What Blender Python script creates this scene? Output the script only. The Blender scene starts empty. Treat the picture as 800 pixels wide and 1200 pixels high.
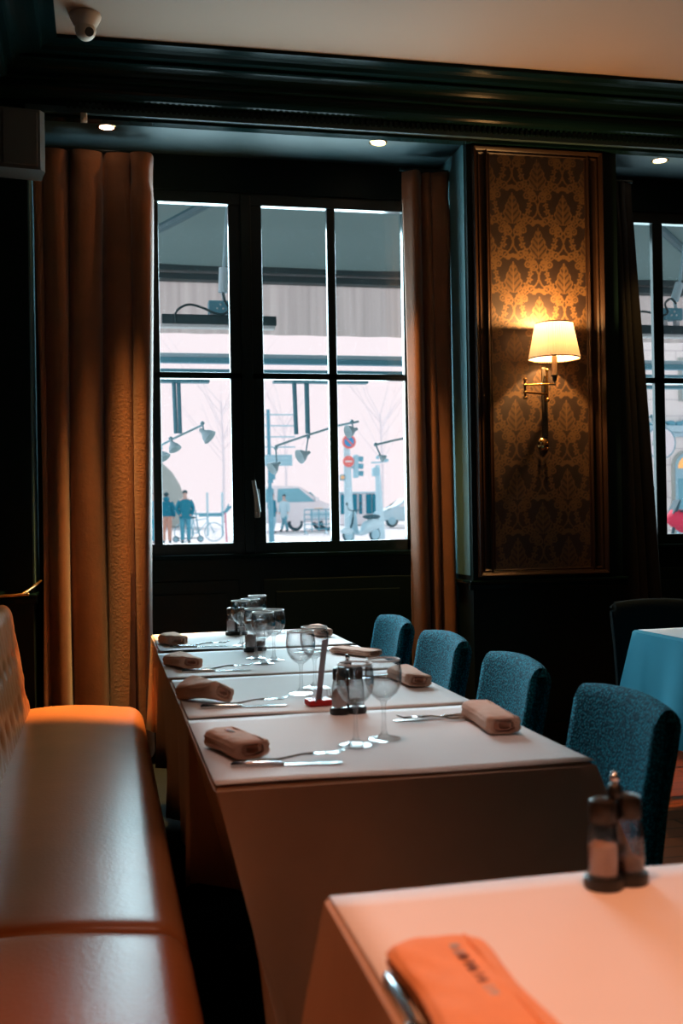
import bpy, bmesh, math, random
from mathutils import Vector, Matrix
random.seed(7)
C = bpy.context.scene.collection
PI = math.pi
V = Vector

# ------------------------------------------------------------------ camera model (read from the photograph's vanishing points)
F = 1280.0; YAW = math.radians(12.25); PIT = math.atan(7/1280.0); ROLL = .0165; H = 1.25
def ray(px, py):
    u = (px-400)/F; v = (600-py)/F
    c, s = math.cos(ROLL), math.sin(ROLL)
    u, v = u*c+v*s, v*c-u*s
    cy, sy, cp, sp = math.cos(YAW), math.sin(YAW), math.cos(PIT), math.sin(PIT)
    f = V((sy*cp, cy*cp, sp)); r = V((cy, -sy, 0)); up = V((-sy*sp, -cy*sp, cp))
    return f+u*r+v*up
def at(px, py, Y):                     # point of the plane at distance Y behind a pixel
    d = ray(px, py); t = Y/d.y
    return V((d.x*t, Y, H+d.z*t))
def onz(px, py, Z):
    d = ray(px, py); t = (Z-H)/d.z
    return V((d.x*t, d.y*t, Z))
def street_z(Y): return max(0.0, .0175*(Y-9))
def stand(px, Y): p = at(px, 600, Y); return V((p.x, Y, street_z(Y)))

# ------------------------------------------------------------------ materials
MATS = {}
def srgb(r, g, b):
    f = lambda c: c/12.92 if c <= .04045 else ((c+.055)/1.055)**2.4
    return (f(r/255), f(g/255), f(b/255), 1)
def mat(name, col, rough=.6, metal=0, noise=0, scale=20, bump=0, bscale=60, emit=None, estr=1, spec=.5, coat=0, sheen=0, trans=0):
    if name in MATS: return MATS[name]
    m = bpy.data.materials.new(name); m.use_nodes = True
    nt = m.node_tree; b = nt.nodes['Principled BSDF']
    c = col if len(col) == 4 else (*col, 1)
    b.inputs['Base Color'].default_value = c
    b.inputs['Roughness'].default_value = rough
    b.inputs['Metallic'].default_value = metal
    b.inputs['Specular IOR Level'].default_value = spec
    b.inputs['Coat Weight'].default_value = coat
    b.inputs['Sheen Weight'].default_value = sheen
    if noise or bump:
        tc = nt.nodes.new('ShaderNodeTexCoord')
    if noise:
        n = nt.nodes.new('ShaderNodeTexNoise'); n.inputs['Scale'].default_value = scale; n.inputs['Detail'].default_value = 4
        nt.links.new(tc.outputs['Object'], n.inputs['Vector'])
        mx = nt.nodes.new('ShaderNodeMix'); mx.data_type = 'RGBA'
        mx.inputs['A'].default_value = tuple(max(0, x*(1-noise)) for x in c[:3])+(1,)
        mx.inputs['B'].default_value = tuple(min(1, x*(1+noise)) for x in c[:3])+(1,)
        nt.links.new(n.outputs['Fac'], mx.inputs['Factor']); nt.links.new(mx.outputs['Result'], b.inputs['Base Color'])
    if bump:
        n2 = nt.nodes.new('ShaderNodeTexNoise'); n2.inputs['Scale'].default_value = bscale; n2.inputs['Detail'].default_value = 3
        nt.links.new(tc.outputs['Object'], n2.inputs['Vector'])
        bp = nt.nodes.new('ShaderNodeBump'); bp.inputs['Strength'].default_value = bump; bp.inputs['Distance'].default_value = .01
        nt.links.new(n2.outputs['Fac'], bp.inputs['Height']); nt.links.new(bp.outputs['Normal'], b.inputs['Normal'])
    if emit:
        b.inputs['Emission Color'].default_value = (*emit, 1); b.inputs['Emission Strength'].default_value = estr
    if trans:
        t = nt.nodes.new('ShaderNodeBsdfTranslucent'); t.inputs['Color'].default_value = c
        ms = nt.nodes.new('ShaderNodeMixShader'); ms.inputs[0].default_value = trans
        out = nt.nodes['Material Output']
        nt.links.new(b.outputs[0], ms.inputs[1]); nt.links.new(t.outputs[0], ms.inputs[2]); nt.links.new(ms.outputs[0], out.inputs[0])
    MATS[name] = m
    return m

def thin_glass(name, tint=(.95, .97, .97), refl=.10, rough=.02, edge=.5, dark=.45):
    if name in MATS: return MATS[name]
    m = bpy.data.materials.new(name); m.use_nodes = True; nt = m.node_tree
    nt.nodes.remove(nt.nodes['Principled BSDF'])
    tr = nt.nodes.new('ShaderNodeBsdfTransparent'); gl = nt.nodes.new('ShaderNodeBsdfGlossy')
    gl.inputs['Roughness'].default_value = rough
    lw = nt.nodes.new('ShaderNodeLayerWeight'); lw.inputs['Blend'].default_value = .35
    mr = nt.nodes.new('ShaderNodeMapRange'); mr.inputs['To Min'].default_value = refl*.5; mr.inputs['To Max'].default_value = edge
    pw = nt.nodes.new('ShaderNodeMath'); pw.operation = 'POWER'; pw.inputs[1].default_value = 2.2
    nt.links.new(lw.outputs['Facing'], pw.inputs[0]); nt.links.new(pw.outputs[0], mr.inputs['Value'])
    tc = nt.nodes.new('ShaderNodeMix'); tc.data_type = 'RGBA'
    tc.inputs['A'].default_value = (*tint, 1); tc.inputs['B'].default_value = tuple(x*dark for x in tint)+(1,)
    nt.links.new(pw.outputs[0], tc.inputs['Factor'])
    nt.links.new(tc.outputs['Result'], tr.inputs['Color'])
    mx = nt.nodes.new('ShaderNodeMixShader')
    nt.links.new(mr.outputs['Result'], mx.inputs[0]); nt.links.new(tr.outputs[0], mx.inputs[1]); nt.links.new(gl.outputs[0], mx.inputs[2])
    nt.links.new(mx.outputs[0], nt.nodes['Material Output'].inputs[0])
    MATS[name] = m; return m

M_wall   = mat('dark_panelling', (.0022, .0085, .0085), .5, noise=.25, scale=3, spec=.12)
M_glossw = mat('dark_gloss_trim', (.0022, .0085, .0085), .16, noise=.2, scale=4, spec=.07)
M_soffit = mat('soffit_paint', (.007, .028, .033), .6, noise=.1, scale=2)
M_reveal = mat('reveal_lit_tone', (.06, .15, .17), .55, noise=.1, scale=2)
M_ceil   = mat('ceiling_paint', (.215, .145, .10), .85, noise=.06, scale=1.5)
M_floor  = None
M_frame  = mat('window_frame_paint', (.003, .011, .012), .3, noise=.2, scale=6, spec=.3)
M_paper  = mat('paper_sheet', (.80, .76, .76), .75, noise=.04, scale=6)
M_cloth  = mat('cotton_cloth', (.44, .31, .24), .85, noise=.08, scale=14, bump=.05, bscale=260)
M_tcloth = mat('blue_lit_cloth', (.004, .27, .40), .85, noise=.06, scale=10, bump=.05, bscale=260)  # same beige cloth in cool light, the blue put into its colour
M_napkin = mat('napkin_cotton', (.72, .43, .31), .9, noise=.1, scale=30, bump=.15, bscale=220)
M_napkor = mat('orange_lit_napkin', (.80, .36, .17), .9, noise=.1, scale=30, bump=.12, bscale=220)  # warm light put into a more orange copy of the napkin cotton
M_ink    = mat('print_ink', (.10, .03, .02), .8, noise=.1)
M_inkb   = mat('pale_print_ink', (.42, .50, .55), .8, noise=.1)
M_steel  = mat('cutlery_steel', (.72, .76, .78), .18, 1, noise=.05, scale=40)
M_black  = mat('black_plastic', (.006, .008, .008), .4, noise=.2, scale=30)
M_brass  = mat('brass', (.55, .33, .12), .25, 1, noise=.1, scale=30)
M_dbrass = mat('dark_bronze', (.04, .035, .03), .3, .6, noise=.15, scale=30)
M_white  = mat('cream_plastic', (.50, .42, .34), .45, noise=.05, scale=10)
M_grey   = mat('grey_speaker_shell', (.085, .085, .075), .5, noise=.08, scale=10)
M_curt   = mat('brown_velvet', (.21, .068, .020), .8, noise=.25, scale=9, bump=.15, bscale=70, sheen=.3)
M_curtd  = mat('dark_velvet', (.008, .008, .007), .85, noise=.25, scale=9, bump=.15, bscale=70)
M_wood   = mat('dark_stained_wood', (.02, .010, .006), .4, noise=.4, scale=8)
M_glass  = thin_glass('wine_glass_clear', (.98, .988, .99), .20, .05, .85, .25)
M_rim    = mat('rim_highlight_white', (.92, .95, .96), .4, 0, noise=.02)  # opaque white: the bright reflection along the rim, put into the colour
M_cruetg = thin_glass('cruet_glass', (.90, .90, .90), .12, .04, .6)
M_acryl  = thin_glass('clear_acrylic', (.96, .93, .93), .12, .05, .5)
M_pane   = thin_glass('window_pane', (.97, .985, .985), .08, .01, .35)
M_salt   = mat('salt_grains', (.72, .52, .45), .9, noise=.1, scale=200)
M_pepper = mat('pepper_grains', (.12, .055, .035), .9, noise=.5, scale=300)
M_red    = mat('red_felt', (.62, .02, .015), .7, noise=.1)
M_card   = mat('menu_card', (.32, .22, .22), .7, noise=.1, scale=60)
M_mould  = mat('brown_picture_moulding', (.017, .008, .004), .4, noise=.2, scale=10, spec=.2)

def leather():
    m = mat('tan_leather', (.31, .105, .034), .29, noise=.18, scale=6, bump=.06, bscale=90, spec=.10)
    return m
M_leather = leather()

def chair_fabric():
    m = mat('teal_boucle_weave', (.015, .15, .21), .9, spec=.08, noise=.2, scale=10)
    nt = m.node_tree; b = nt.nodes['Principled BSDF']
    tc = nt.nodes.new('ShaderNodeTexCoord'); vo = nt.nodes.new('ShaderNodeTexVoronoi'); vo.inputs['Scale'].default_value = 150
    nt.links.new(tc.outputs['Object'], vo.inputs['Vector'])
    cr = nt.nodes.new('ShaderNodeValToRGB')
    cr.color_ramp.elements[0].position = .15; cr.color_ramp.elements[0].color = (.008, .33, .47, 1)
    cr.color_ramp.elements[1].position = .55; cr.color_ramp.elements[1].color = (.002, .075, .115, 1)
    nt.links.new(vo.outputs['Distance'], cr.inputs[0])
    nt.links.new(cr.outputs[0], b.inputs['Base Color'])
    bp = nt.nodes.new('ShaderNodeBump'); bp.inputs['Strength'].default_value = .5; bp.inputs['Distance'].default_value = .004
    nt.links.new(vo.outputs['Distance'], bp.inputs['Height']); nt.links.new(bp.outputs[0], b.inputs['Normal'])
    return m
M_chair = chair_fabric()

def planks():
    m = mat('orange_floor_boards', (.32, .10, .03), .35)
    nt = m.node_tree; b = nt.nodes['Principled BSDF']
    tc = nt.nodes.new('ShaderNodeTexCoord'); br = nt.nodes.new('ShaderNodeTexBrick')
    br.inputs['Scale'].default_value = 1.0; br.inputs['Brick Width'].default_value = .9; br.inputs['Row Height'].default_value = .11
    br.inputs['Mortar Size'].default_value = .006
    br.inputs['Color1'].default_value = (.10, .028, .009, 1); br.inputs['Color2'].default_value = (.14, .040, .013, 1); br.inputs['Mortar'].default_value = (.01, .005, .003, 1)
    nt.links.new(tc.outputs['Object'], br.inputs['Vector']); nt.links.new(br.outputs['Color'], b.inputs['Base Color'])
    return m
M_floor = planks()

def damask_mat():
    m = mat('damask_wallpaper', (.2, .1, .04), .55)
    nt = m.node_tree; b = nt.nodes['Principled BSDF']
    at_ = nt.nodes.new('ShaderNodeAttribute'); at_.attribute_name = 'motif'
    mx = nt.nodes.new('ShaderNodeMix'); mx.data_type = 'RGBA'
    mx.inputs['A'].default_value = (.010, .004, .0022, 1); mx.inputs['B'].default_value = (.072, .038, .012, 1)
    nt.links.new(at_.outputs['Fac'], mx.inputs['Factor']); nt.links.new(mx.outputs['Result'], b.inputs['Base Color'])
    return m
M_damask = damask_mat()

# the street: bleached tones, with the teal of overexposed shadows put into the colours
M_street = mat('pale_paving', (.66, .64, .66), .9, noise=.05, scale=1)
M_teal   = mat('teal_wool', (.01, .22, .32), .9, noise=.3, scale=8)
M_sky1   = mat('bleached_pale_blue', (.50, .72, .80), .6, noise=.1, scale=4)
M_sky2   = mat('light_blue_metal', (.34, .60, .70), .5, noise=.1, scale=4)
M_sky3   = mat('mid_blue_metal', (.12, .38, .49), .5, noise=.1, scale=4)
M_pole   = mat('bleached_blue_pole', (.12, .38, .50), .5, noise=.15, scale=4)
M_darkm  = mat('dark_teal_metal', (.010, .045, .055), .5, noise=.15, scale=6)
M_vanw   = mat('white_bodywork', (.93, .88, .90), .4, noise=.03, scale=3)
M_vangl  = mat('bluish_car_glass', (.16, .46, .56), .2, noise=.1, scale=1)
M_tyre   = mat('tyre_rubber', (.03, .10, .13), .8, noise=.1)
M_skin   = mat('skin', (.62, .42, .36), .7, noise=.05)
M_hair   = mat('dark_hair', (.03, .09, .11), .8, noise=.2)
M_salmon = mat('salmon_trousers', (.75, .38, .28), .9, noise=.1)
M_denim  = mat('blue_denim', (.08, .36, .48), .9, noise=.1)
M_cyan   = mat('cyan_trousers', (.06, .45, .60), .9, noise=.1)
M_signred= mat('sign_red', (.80, .18, .16), .6, noise=.03)
M_signblu= mat('sign_blue', (.03, .30, .60), .6, noise=.03)
M_signwh = mat('sign_white', (.80, .78, .78), .6, noise=.03)
M_pink   = mat('pink_paint', (.80, .30, .38), .6, noise=.05)
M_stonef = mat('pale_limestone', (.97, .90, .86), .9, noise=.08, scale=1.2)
M_stoneg = mat('grey_green_stone', (.42, .47, .44), .9, noise=.1, scale=1.2)
M_joint  = mat('stone_joint', (.66, .63, .63), .9, noise=.1)
M_orangl = mat('lit_orange_window', (.7, .35, .12), .5, emit=(1, .45, .12), estr=.7)
M_leafs  = mat('dusty_leaves', (.20, .34, .28), .8, noise=.3, scale=5)
M_awn    = mat('awning_canvas', (.13, .21, .215), .9, noise=.06, scale=3, trans=.2)
M_redc   = mat('red_cloth', (.75, .04, .10), .8, noise=.1)
M_heatw  = mat('white_heater_panel', (.75, .82, .85), .5, noise=.05)

def valance_mat():
    m = mat('striped_valance_canvas', (.50, .46, .45), .9, trans=.5)
    nt = m.node_tree; b = nt.nodes['Principled BSDF']
    tc = nt.nodes.new('ShaderNodeTexCoord'); w = nt.nodes.new('ShaderNodeTexNoise'); w.inputs['Scale'].default_value = 1
    mp = nt.nodes.new('ShaderNodeMapping'); mp.inputs['Scale'].default_value = (16, .1, .4)
    nt.links.new(tc.outputs['Object'], mp.inputs[0]); nt.links.new(mp.outputs[0], w.inputs['Vector'])
    cr = nt.nodes.new('ShaderNodeValToRGB')
    cr.color_ramp.elements[0].position = .3; cr.color_ramp.elements[0].color = (.29, .275, .268, 1)
    cr.color_ramp.elements[1].position = .7; cr.color_ramp.elements[1].color = (.40, .38, .37, 1)
    nt.links.new(w.outputs['Fac'], cr.inputs[0]); nt.links.new(cr.outputs[0], b.inputs['Base Color'])
    for n in nt.nodes:
        if n.type == 'BSDF_TRANSLUCENT': nt.links.new(cr.outputs[0], n.inputs['Color'])
    return m
M_val = valance_mat()

# ------------------------------------------------------------------ geometry helpers
def nb(): return bmesh.new()
def box(bm, c, s, rz=0, bev=0, seg=2, M=None):
    m = Matrix.Translation(c) @ Matrix.Rotation(rz, 4, 'Z') @ Matrix.Diagonal((*s, 1))
    if M is not None: m = M @ m
    r = bmesh.ops.create_cube(bm, size=1, matrix=m)
    if bev:
        es = list({e for v in r['verts'] for e in v.link_edges})
        bmesh.ops.bevel(bm, geom=es, offset=bev, segments=seg, affect='EDGES', profile=.5)
def box2(bm, a, b, bev=0, seg=2):
    c = [(a[i]+b[i])/2 for i in range(3)]; s = [abs(b[i]-a[i]) for i in range(3)]
    box(bm, c, s, 0, bev, seg)
def frame_of(d):
    d = V(d).normalized(); a = V((0, 0, 1)) if abs(d.z) < .95 else V((1, 0, 0))
    x = d.cross(a).normalized(); return x, x.cross(d).normalized()
def rings(bm, rs, close=True, cap0=True, cap1=True):
    vs = [[bm.verts.new(p) for p in r] for r in rs]; n = len(rs[0])
    for a, b in zip(vs, vs[1:]):
        for i in range(n if close else n-1):
            bm.faces.new((a[i], a[(i+1) % n], b[(i+1) % n], b[i]))
    if cap0: bm.faces.new(vs[0][::-1])
    if cap1: bm.faces.new(vs[-1])
    return vs
def tube(bm, pts, r, n=10, caps=True):
    pts = [V(p) for p in pts]; rr = r if isinstance(r, (list, tuple)) else [r]*len(pts)
    out = []; px = None
    for i, p in enumerate(pts):
        d = (pts[min(i+1, len(pts)-1)]-pts[max(i-1, 0)]).normalized()
        if px is None: x, y = frame_of(d)
        else:
            x = (px-d*px.dot(d)).normalized(); y = d.cross(x)
        px = x; y = d.cross(x)
        out.append([p+rr[i]*(math.cos(2*PI*k/n)*x+math.sin(2*PI*k/n)*y) for k in range(n)])
    rings(bm, out, True, caps, caps)
def lathe(bm, prof, c=(0, 0, 0), n=28, cap0=False, cap1=False, wob=None):
    c = V(c); out = []
    for k, (r, z) in enumerate(prof):
        out.append([c+V(((r*(wob(i) if wob else 1))*math.cos(2*PI*i/n), (r*(wob(i) if wob else 1))*math.sin(2*PI*i/n), z)) for i in range(n)])
    rings(bm, out, True, cap0, cap1)
def ball(bm, c, r, s=(1, 1, 1), u=16, v=10):
    bmesh.ops.create_uvsphere(bm, u_segments=u, v_segments=v, radius=r, matrix=Matrix.Translation(c) @ Matrix.Diagonal((*s, 1)))
def prism(bm, poly, o, ux, uy, depth):
    """extrude the polygon (pairs in the plane o, ux, uy) by the vector depth"""
    o, ux, uy, depth = V(o), V(ux), V(uy), V(depth)
    a = [bm.verts.new(o+ux*p[0]+uy*p[1]) for p in poly]; b = [bm.verts.new(o+ux*p[0]+uy*p[1]+depth) for p in poly]
    n = len(poly)
    for i in range(n): bm.faces.new((a[i], a[(i+1) % n], b[(i+1) % n], b[i]))
    bm.faces.new(a[::-1]); bm.faces.new(b)
def arc(p, q, sag, n=14):
    p, q = V(p), V(q); return [p.lerp(q, t/n)+V((0, 0, sag*4*(t/n)*(1-t/n))) for t in range(n+1)]
def spline(pts, n=8):
    pts = [V(p) for p in pts]; out = []
    P = [pts[0]]+pts+[pts[-1]]
    for i in range(1, len(P)-2):
        for k in range(n):
            t = k/n; a, b, c, d = P[i-1], P[i], P[i+1], P[i+2]
            out.append(.5*((2*b)+(c-a)*t+(2*a-5*b+4*c-d)*t*t+(3*b-a-3*c+d)*t**3))
    out.append(pts[-1]); return out
def obj(name, bm, m, parent=None, smooth=False, ang=40):
    bmesh.ops.recalc_face_normals(bm, faces=bm.faces)
    me = bpy.data.meshes.new(name); bm.to_mesh(me); bm.free()
    o = bpy.data.objects.new(name, me); C.objects.link(o)
    for x in (m if isinstance(m, (list, tuple)) else [m]): me.materials.append(x)
    if parent: o.parent = parent
    if smooth:
        me.polygons.foreach_set('use_smooth', [True]*len(me.polygons))
        me.set_sharp_from_angle(angle=math.radians(ang))
    return o
def tag(o, label, cat, group=None, kind=None):
    o['label'] = label; o['category'] = cat
    if group: o['group'] = group
    if kind: o['kind'] = kind
    return o
def thing(name, label, cat, loc=(0, 0, 0), rz=0, group=None):
    o = bpy.data.objects.new(name, None); C.objects.link(o); o.empty_display_size = .1
    o.location = loc; o.rotation_euler = (0, 0, rz)
    return tag(o, label, cat, group)
def struct(name, bm, m, parent=None, smooth=False):
    o = obj(name, bm, m, parent, smooth)
    if not parent: o['kind'] = 'structure'
    return o
def dup(root, loc, rz, label, group=None):
    r = root.copy(); C.objects.link(r); r.location = loc; r.rotation_euler = (0, 0, rz); r['label'] = label
    if group: r['group'] = group
    for ch in list(root.children):
        c = ch.copy(); C.objects.link(c); c.parent = r
        for g in list(ch.children):
            d = g.copy(); C.objects.link(d); d.parent = c
    return r

# ------------------------------------------------------------------ the room shell
YW, YP = 6.05, 5.55
bm = nb(); box2(bm, (-.75, -4.2, -.1), (6.3, 6.25, 0)); struct('floor', bm, M_floor)
bm = nb(); box2(bm, (-.6, -3.5, 0), (1.75, 6.0, .006)); struct('floor_shade_sheet', bm, mat('floor_shade_black', (.004, .006, .006), .95, noise=.4, scale=120, spec=.1))  # dark sheet added so the bench side of the floor stays in shade
bm = nb(); box2(bm, (-.75, -4.2, 3.5), (6.3, 6.25, 3.6)); struct('ceiling', bm, M_ceil)
bm = nb(); box2(bm, (-.75, -4.2, 0), (-.6, 6.25, 3.5)); struct('wall_left', bm, M_wall)
bm = nb(); box2(bm, (6.15, -4.2, 0), (6.3, 6.25, 3.5)); struct('wall_right', bm, M_wall)
bm = nb(); box2(bm, (-.75, -4.2, 0), (6.3, -4.05, 3.5)); struct('wall_front', bm, M_wall)
# facade: panels under the windows, lintel, piers, and the pilasters that stand forward of the niches
W1 = (-.215, 1.79); W2 = (2.86, 4.85)
bm = nb()
box2(bm, (-.6, 6.0, 0), (6.15, 6.25, 1.05)); box2(bm, (-.6, 6.0, 3.06), (6.15, 6.25, 3.5))
for a, b in ((-.6, W1[0]), (W1[1], W2[0]), (W2[1], 6.15)): box2(bm, (a, 6.0, 1.05), (b, 6.25, 3.06))
for a, b in ((-.6, -.345), (1.918, 2.785), (4.92, 6.15)): box2(bm, (a, YP, 0), (b, 6.0, 3.3))
# raised panels under the windows
for a, b in ((-.1, .72), (.85, 1.70), (2.95, 3.8), (3.92, 4.75)):
    box2(bm, (a, 5.985, .14), (b, 6.0, .92), .006); box2(bm, (a+.07, 5.978, .21), (b-.07, 5.986, .85), .004)
struct('wall_back', bm, M_wall)
# pilaster returns facing the niches, window light put into a lighter colour
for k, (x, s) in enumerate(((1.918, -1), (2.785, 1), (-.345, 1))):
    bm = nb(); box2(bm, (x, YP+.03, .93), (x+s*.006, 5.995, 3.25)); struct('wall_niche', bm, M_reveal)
# soffit over the niches
bm = nb(); box2(bm, (-.345, 5.47, 3.25), (4.92, 6.0, 3.28)); struct('ceiling_soffit', bm, M_soffit)
# cornice along the facade, with a bead-and-dentil row
prof = [(5.56, 3.235), (5.50, 3.235), (5.495, 3.262), (5.475, 3.268), (5.475, 3.30), (5.455, 3.305)]
prof += [(5.455-.06*math.sin(a), 3.305+.05*(1-math.cos(a))) for a in [PI/2*i/6 for i in range(1, 7)]]
prof += [(5.395, 3.375), (5.37, 3.378), (5.37, 3.392)]
prof += [(5.37-.08*(1-math.cos(a)), 3.392+.045*math.sin(a)) for a in [PI/2*i/6 for i in range(1, 7)]]
prof += [(5.29, 3.452), (5.25, 3.455), (5.235, 3.470), (5.215, 3.478), (5.17, 3.483), (5.17, 3.5), (5.56, 3.5)]
bm = nb(); prism(bm, prof, (-.6, 0, 0), (0, 1, 0), (0, 0, 1), (6.75, 0, 0))
x = -.15
while x < 4.6:
    box2(bm, (x, 5.452, 3.272), (x+.016, 5.478, 3.298)); x += .03
struct('trim_1', bm, M_glossw)
# matching cornice along the left wall
bm = nb(); L = [(-.6+(5.56-a), z) for a, z in prof]
L = [(-.6+(5.59-a), z) for a, z in prof]
prism(bm, L, (0, -4.05, 0), (1, 0, 0), (0, 0, 1), (0, 9.3, 0)); struct('trim_2', bm, M_glossw)
# chair rails
bm = nb()
for a, b in ((-.6, -.325), (1.895, 2.808), (4.9, 6.15)):
    box2(bm, (a, YP-.028, .885), (b, YP+.01, .905), .006); box2(bm, (a, YP-.016, .855), (b, YP+.01, .886), .004)
for a, b in ((1.895, 1.92), (2.78, 2.808), (-.35, -.325)):
    box2(bm, (a, YP-.02, .885), (b, 6.0, .905), .006)
struct('trim_3', bm, M_glossw)
# baseboard
bm = nb()
for a, b in ((-.6, -.345), (1.918, 2.785), (4.92, 6.15)): box2(bm, (a, YP-.018, 0), (b, YP+.01, .13), .005)
struct('baseboard_back', bm, M_glossw)
# thin rail along the left pilaster ledge
bm = nb(); box2(bm, (-.6, 5.0, .90), (-.47, 5.55, .925), .006); struct('trim_4', bm, M_glossw)

# wallpaper panel in its moulding on the middle pilaster
def damask(x, z):
    PX, PZ = .292, .372
    best = 0
    for off in (0, 1):
        u = (x+off*PX/2)/PX; w = (z+off*PZ/2)/PZ
        a = (u-math.floor(u)-.5)*PX; b = (w-math.floor(w)-.5)*PZ
        A = abs(a)
        # leafy body: lobed teardrop, wide below and pointed above, with chevron veins
        t = (b+.088)/.172
        if 0 < t < 1:
            w_ = .056*math.sin(PI*t**.62)**.9*(1-.30*t)*(.86+.20*abs(math.sin(t*13.5)))
            if A < w_:
                q = math.sin((b-A*1.1)*175)
                if A < .0035 or q > -.25 or A > w_*.84: best = max(best, 1 if A > w_*.84 or A < .0035 else .75)
                else: best = max(best, .12)
        # crown of leaves
        for k in range(-2, 3):
            ang = PI/2+k*.52; cx, cz = .034*math.cos(ang), .088+.026*math.sin(ang)
            d = math.hypot(a-cx, b-cz)
            if d < .0125: best = 1
        # side sprays
        for s in (1,):
            for (cx, cz, r) in ((.074, -.045, .017), (.092, -.015, .016), (.098, .018, .014), (.060, -.072, .017), (.040, -.094, .016), (.104, .046, .011)):
                rr = math.hypot(A-cx, b-cz); an = math.atan2(b-cz, A-cx)
                if rr < r*(1+.28*math.cos(5*an)): best = max(best, 1 if rr > r*.35 else .5)
        # scrolls
        for (cx, cz, r) in ((.026, -.128, .020), (.062, -.118, .015), (.045, .120, .017), (.118, .075, .014)):
            rr = math.hypot(A-cx, b-cz)
            if abs(rr-r) < .0045 or rr < .006: best = 1
        # ogee stems
        xo = .073*(1+math.cos(2*PI*(b)/PZ+PI))
        if abs(A-(.146-xo)) < .0055: best = max(best, .9)
    return best
PXL, PXR, PZB, PZT = 2.045, 2.590, .96, 3.20
bm = nb(); box2(bm, (1.985, YP-.004, .93), (2.655, YP+.01, 3.235)); pan = struct('wall_panel', bm, M_mould)
nx, nz = 137, 560
vs = [(PXL+(PXR-PXL)*i/(nx-1), YP-.0075, PZB+(PZT-PZB)*j/(nz-1)) for j in range(nz) for i in range(nx)]
fs = [(j*nx+i, j*nx+i+1, (j+1)*nx+i+1, (j+1)*nx+i) for j in range(nz-1) for i in range(nx-1)]
me = bpy.data.meshes.new('wallpaper'); me.from_pydata(vs, [], fs)
aa = me.attributes.new('motif', 'FLOAT', 'POINT')
aa.data.foreach_set('value', [damask(v[0]-2.3178, v[2]-2.35) for v in vs])
me.materials.append(M_damask)
wp = bpy.data.objects.new('wallpaper', me); C.objects.link(wp); wp.parent = pan
def panel_frame(bm, x0, x1, z0, z1, w, y, d):
    pr = [(0, 0), (0, d*.5), (w*.2, d), (w*.45, d*.75), (w*.6, d*.35), (w*.8, d*.5), (w, d*.2), (w, 0)]
    cs = [(x0, z0), (x1, z0), (x1, z1), (x0, z1)]; cx, cz = (x0+x1)/2, (z0+z1)/2
    rs = []
    for (x, z) in cs:
        sx, sz = (1 if x < cx else -1), (1 if z < cz else -1)
        rs.append([V((x+sx*p, y-q, z+sz*p)) for p, q in pr])
    vv = [[bm.verts.new(p) for p in r] for r in rs]
    for k in range(4):
        a, b = vv[k], vv[(k+1) % 4]
        for i in range(len(pr)-1): bm.faces.new((a[i], a[i+1], b[i+1], b[i]))
bm = nb(); panel_frame(bm, 2.018, 2.618, .935, 3.225, .028, YP-.006, .012)
obj('inner_moulding', bm, M_mould, pan, True, 30)
bm = nb(); panel_frame(bm, 1.945, 2.70, .92, 3.232, .045, YP+.002, .03); obj('outer_moulding', bm, M_mould, pan, True, 30)

# ------------------------------------------------------------------ windows
def window(name, x0, x1, cols, mid, label):
    """x0..x1 opening; cols: glass columns; mid: meeting stile"""
    z0, z1 = 1.05, 3.06
    bm = nb()
    box2(bm, (x0, 6.02, z0), (cols[0][0], 6.067, z1)); box2(bm, (cols[-1][1], 6.02, z0), (x1, 6.067, z1))
    box2(bm, (x0, 6.02, z0), (x1, 6.067, 1.122)); box2(bm, (x0, 6.02, 2.995), (x1, 6.067, z1))
    for a, b in zip(cols, cols[1:]): box2(bm, (a[1], 6.03, z0), (b[0], 6.067, z1), .004)
    box2(bm, (x0, 6.03, 2.030), (x1, 6.067, 2.066), .004)
    box2(bm, (mid-.03, 6.008, 1.06), (mid+.03, 6.03, 3.05), .006)
    # rebates around every pane
    w = struct(name, bm, M_frame)
    for a, b in cols:
        for lo, hi in ((1.122, 2.030), (2.066, 2.995)):
            bm = nb(); box2(bm, (a, 6.058, lo), (b, 6.062, hi)); obj('window_pane', bm, M_pane, w)
    bm = nb(); box2(bm, (x0, 5.97, 1.035), (x1, 6.03, 1.062), .006); obj('window_sill', bm, M_glossw, w)
    return w
w1 = window('window_1', W1[0], W1[1], [(-.13, .265), (.311, .694), (.880, 1.250), (1.298, 1.690)], .787, '')
bm = nb()
p0, p1 = at(303, 600, 5.975), at(297, 563, 5.975)
box(bm, at(301, 590, 6.002), (.03, .02, .16), 0, .006)
tube(bm, [at(300, 590, 6.0), at(300, 590, 5.972)], .009)
tube(bm, [p1, p0], [.011, .014], 10)
obj('window_handle', bm, mat('worn_steel', (.22, .26, .26), .45, noise=.1), w1, True)
w2 = window('window_2', W2[0], W2[1], [(2.94, 3.256), (3.322, 3.70), (4.02, 4.36), (4.42, 4.76)], 3.86, '')

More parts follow.
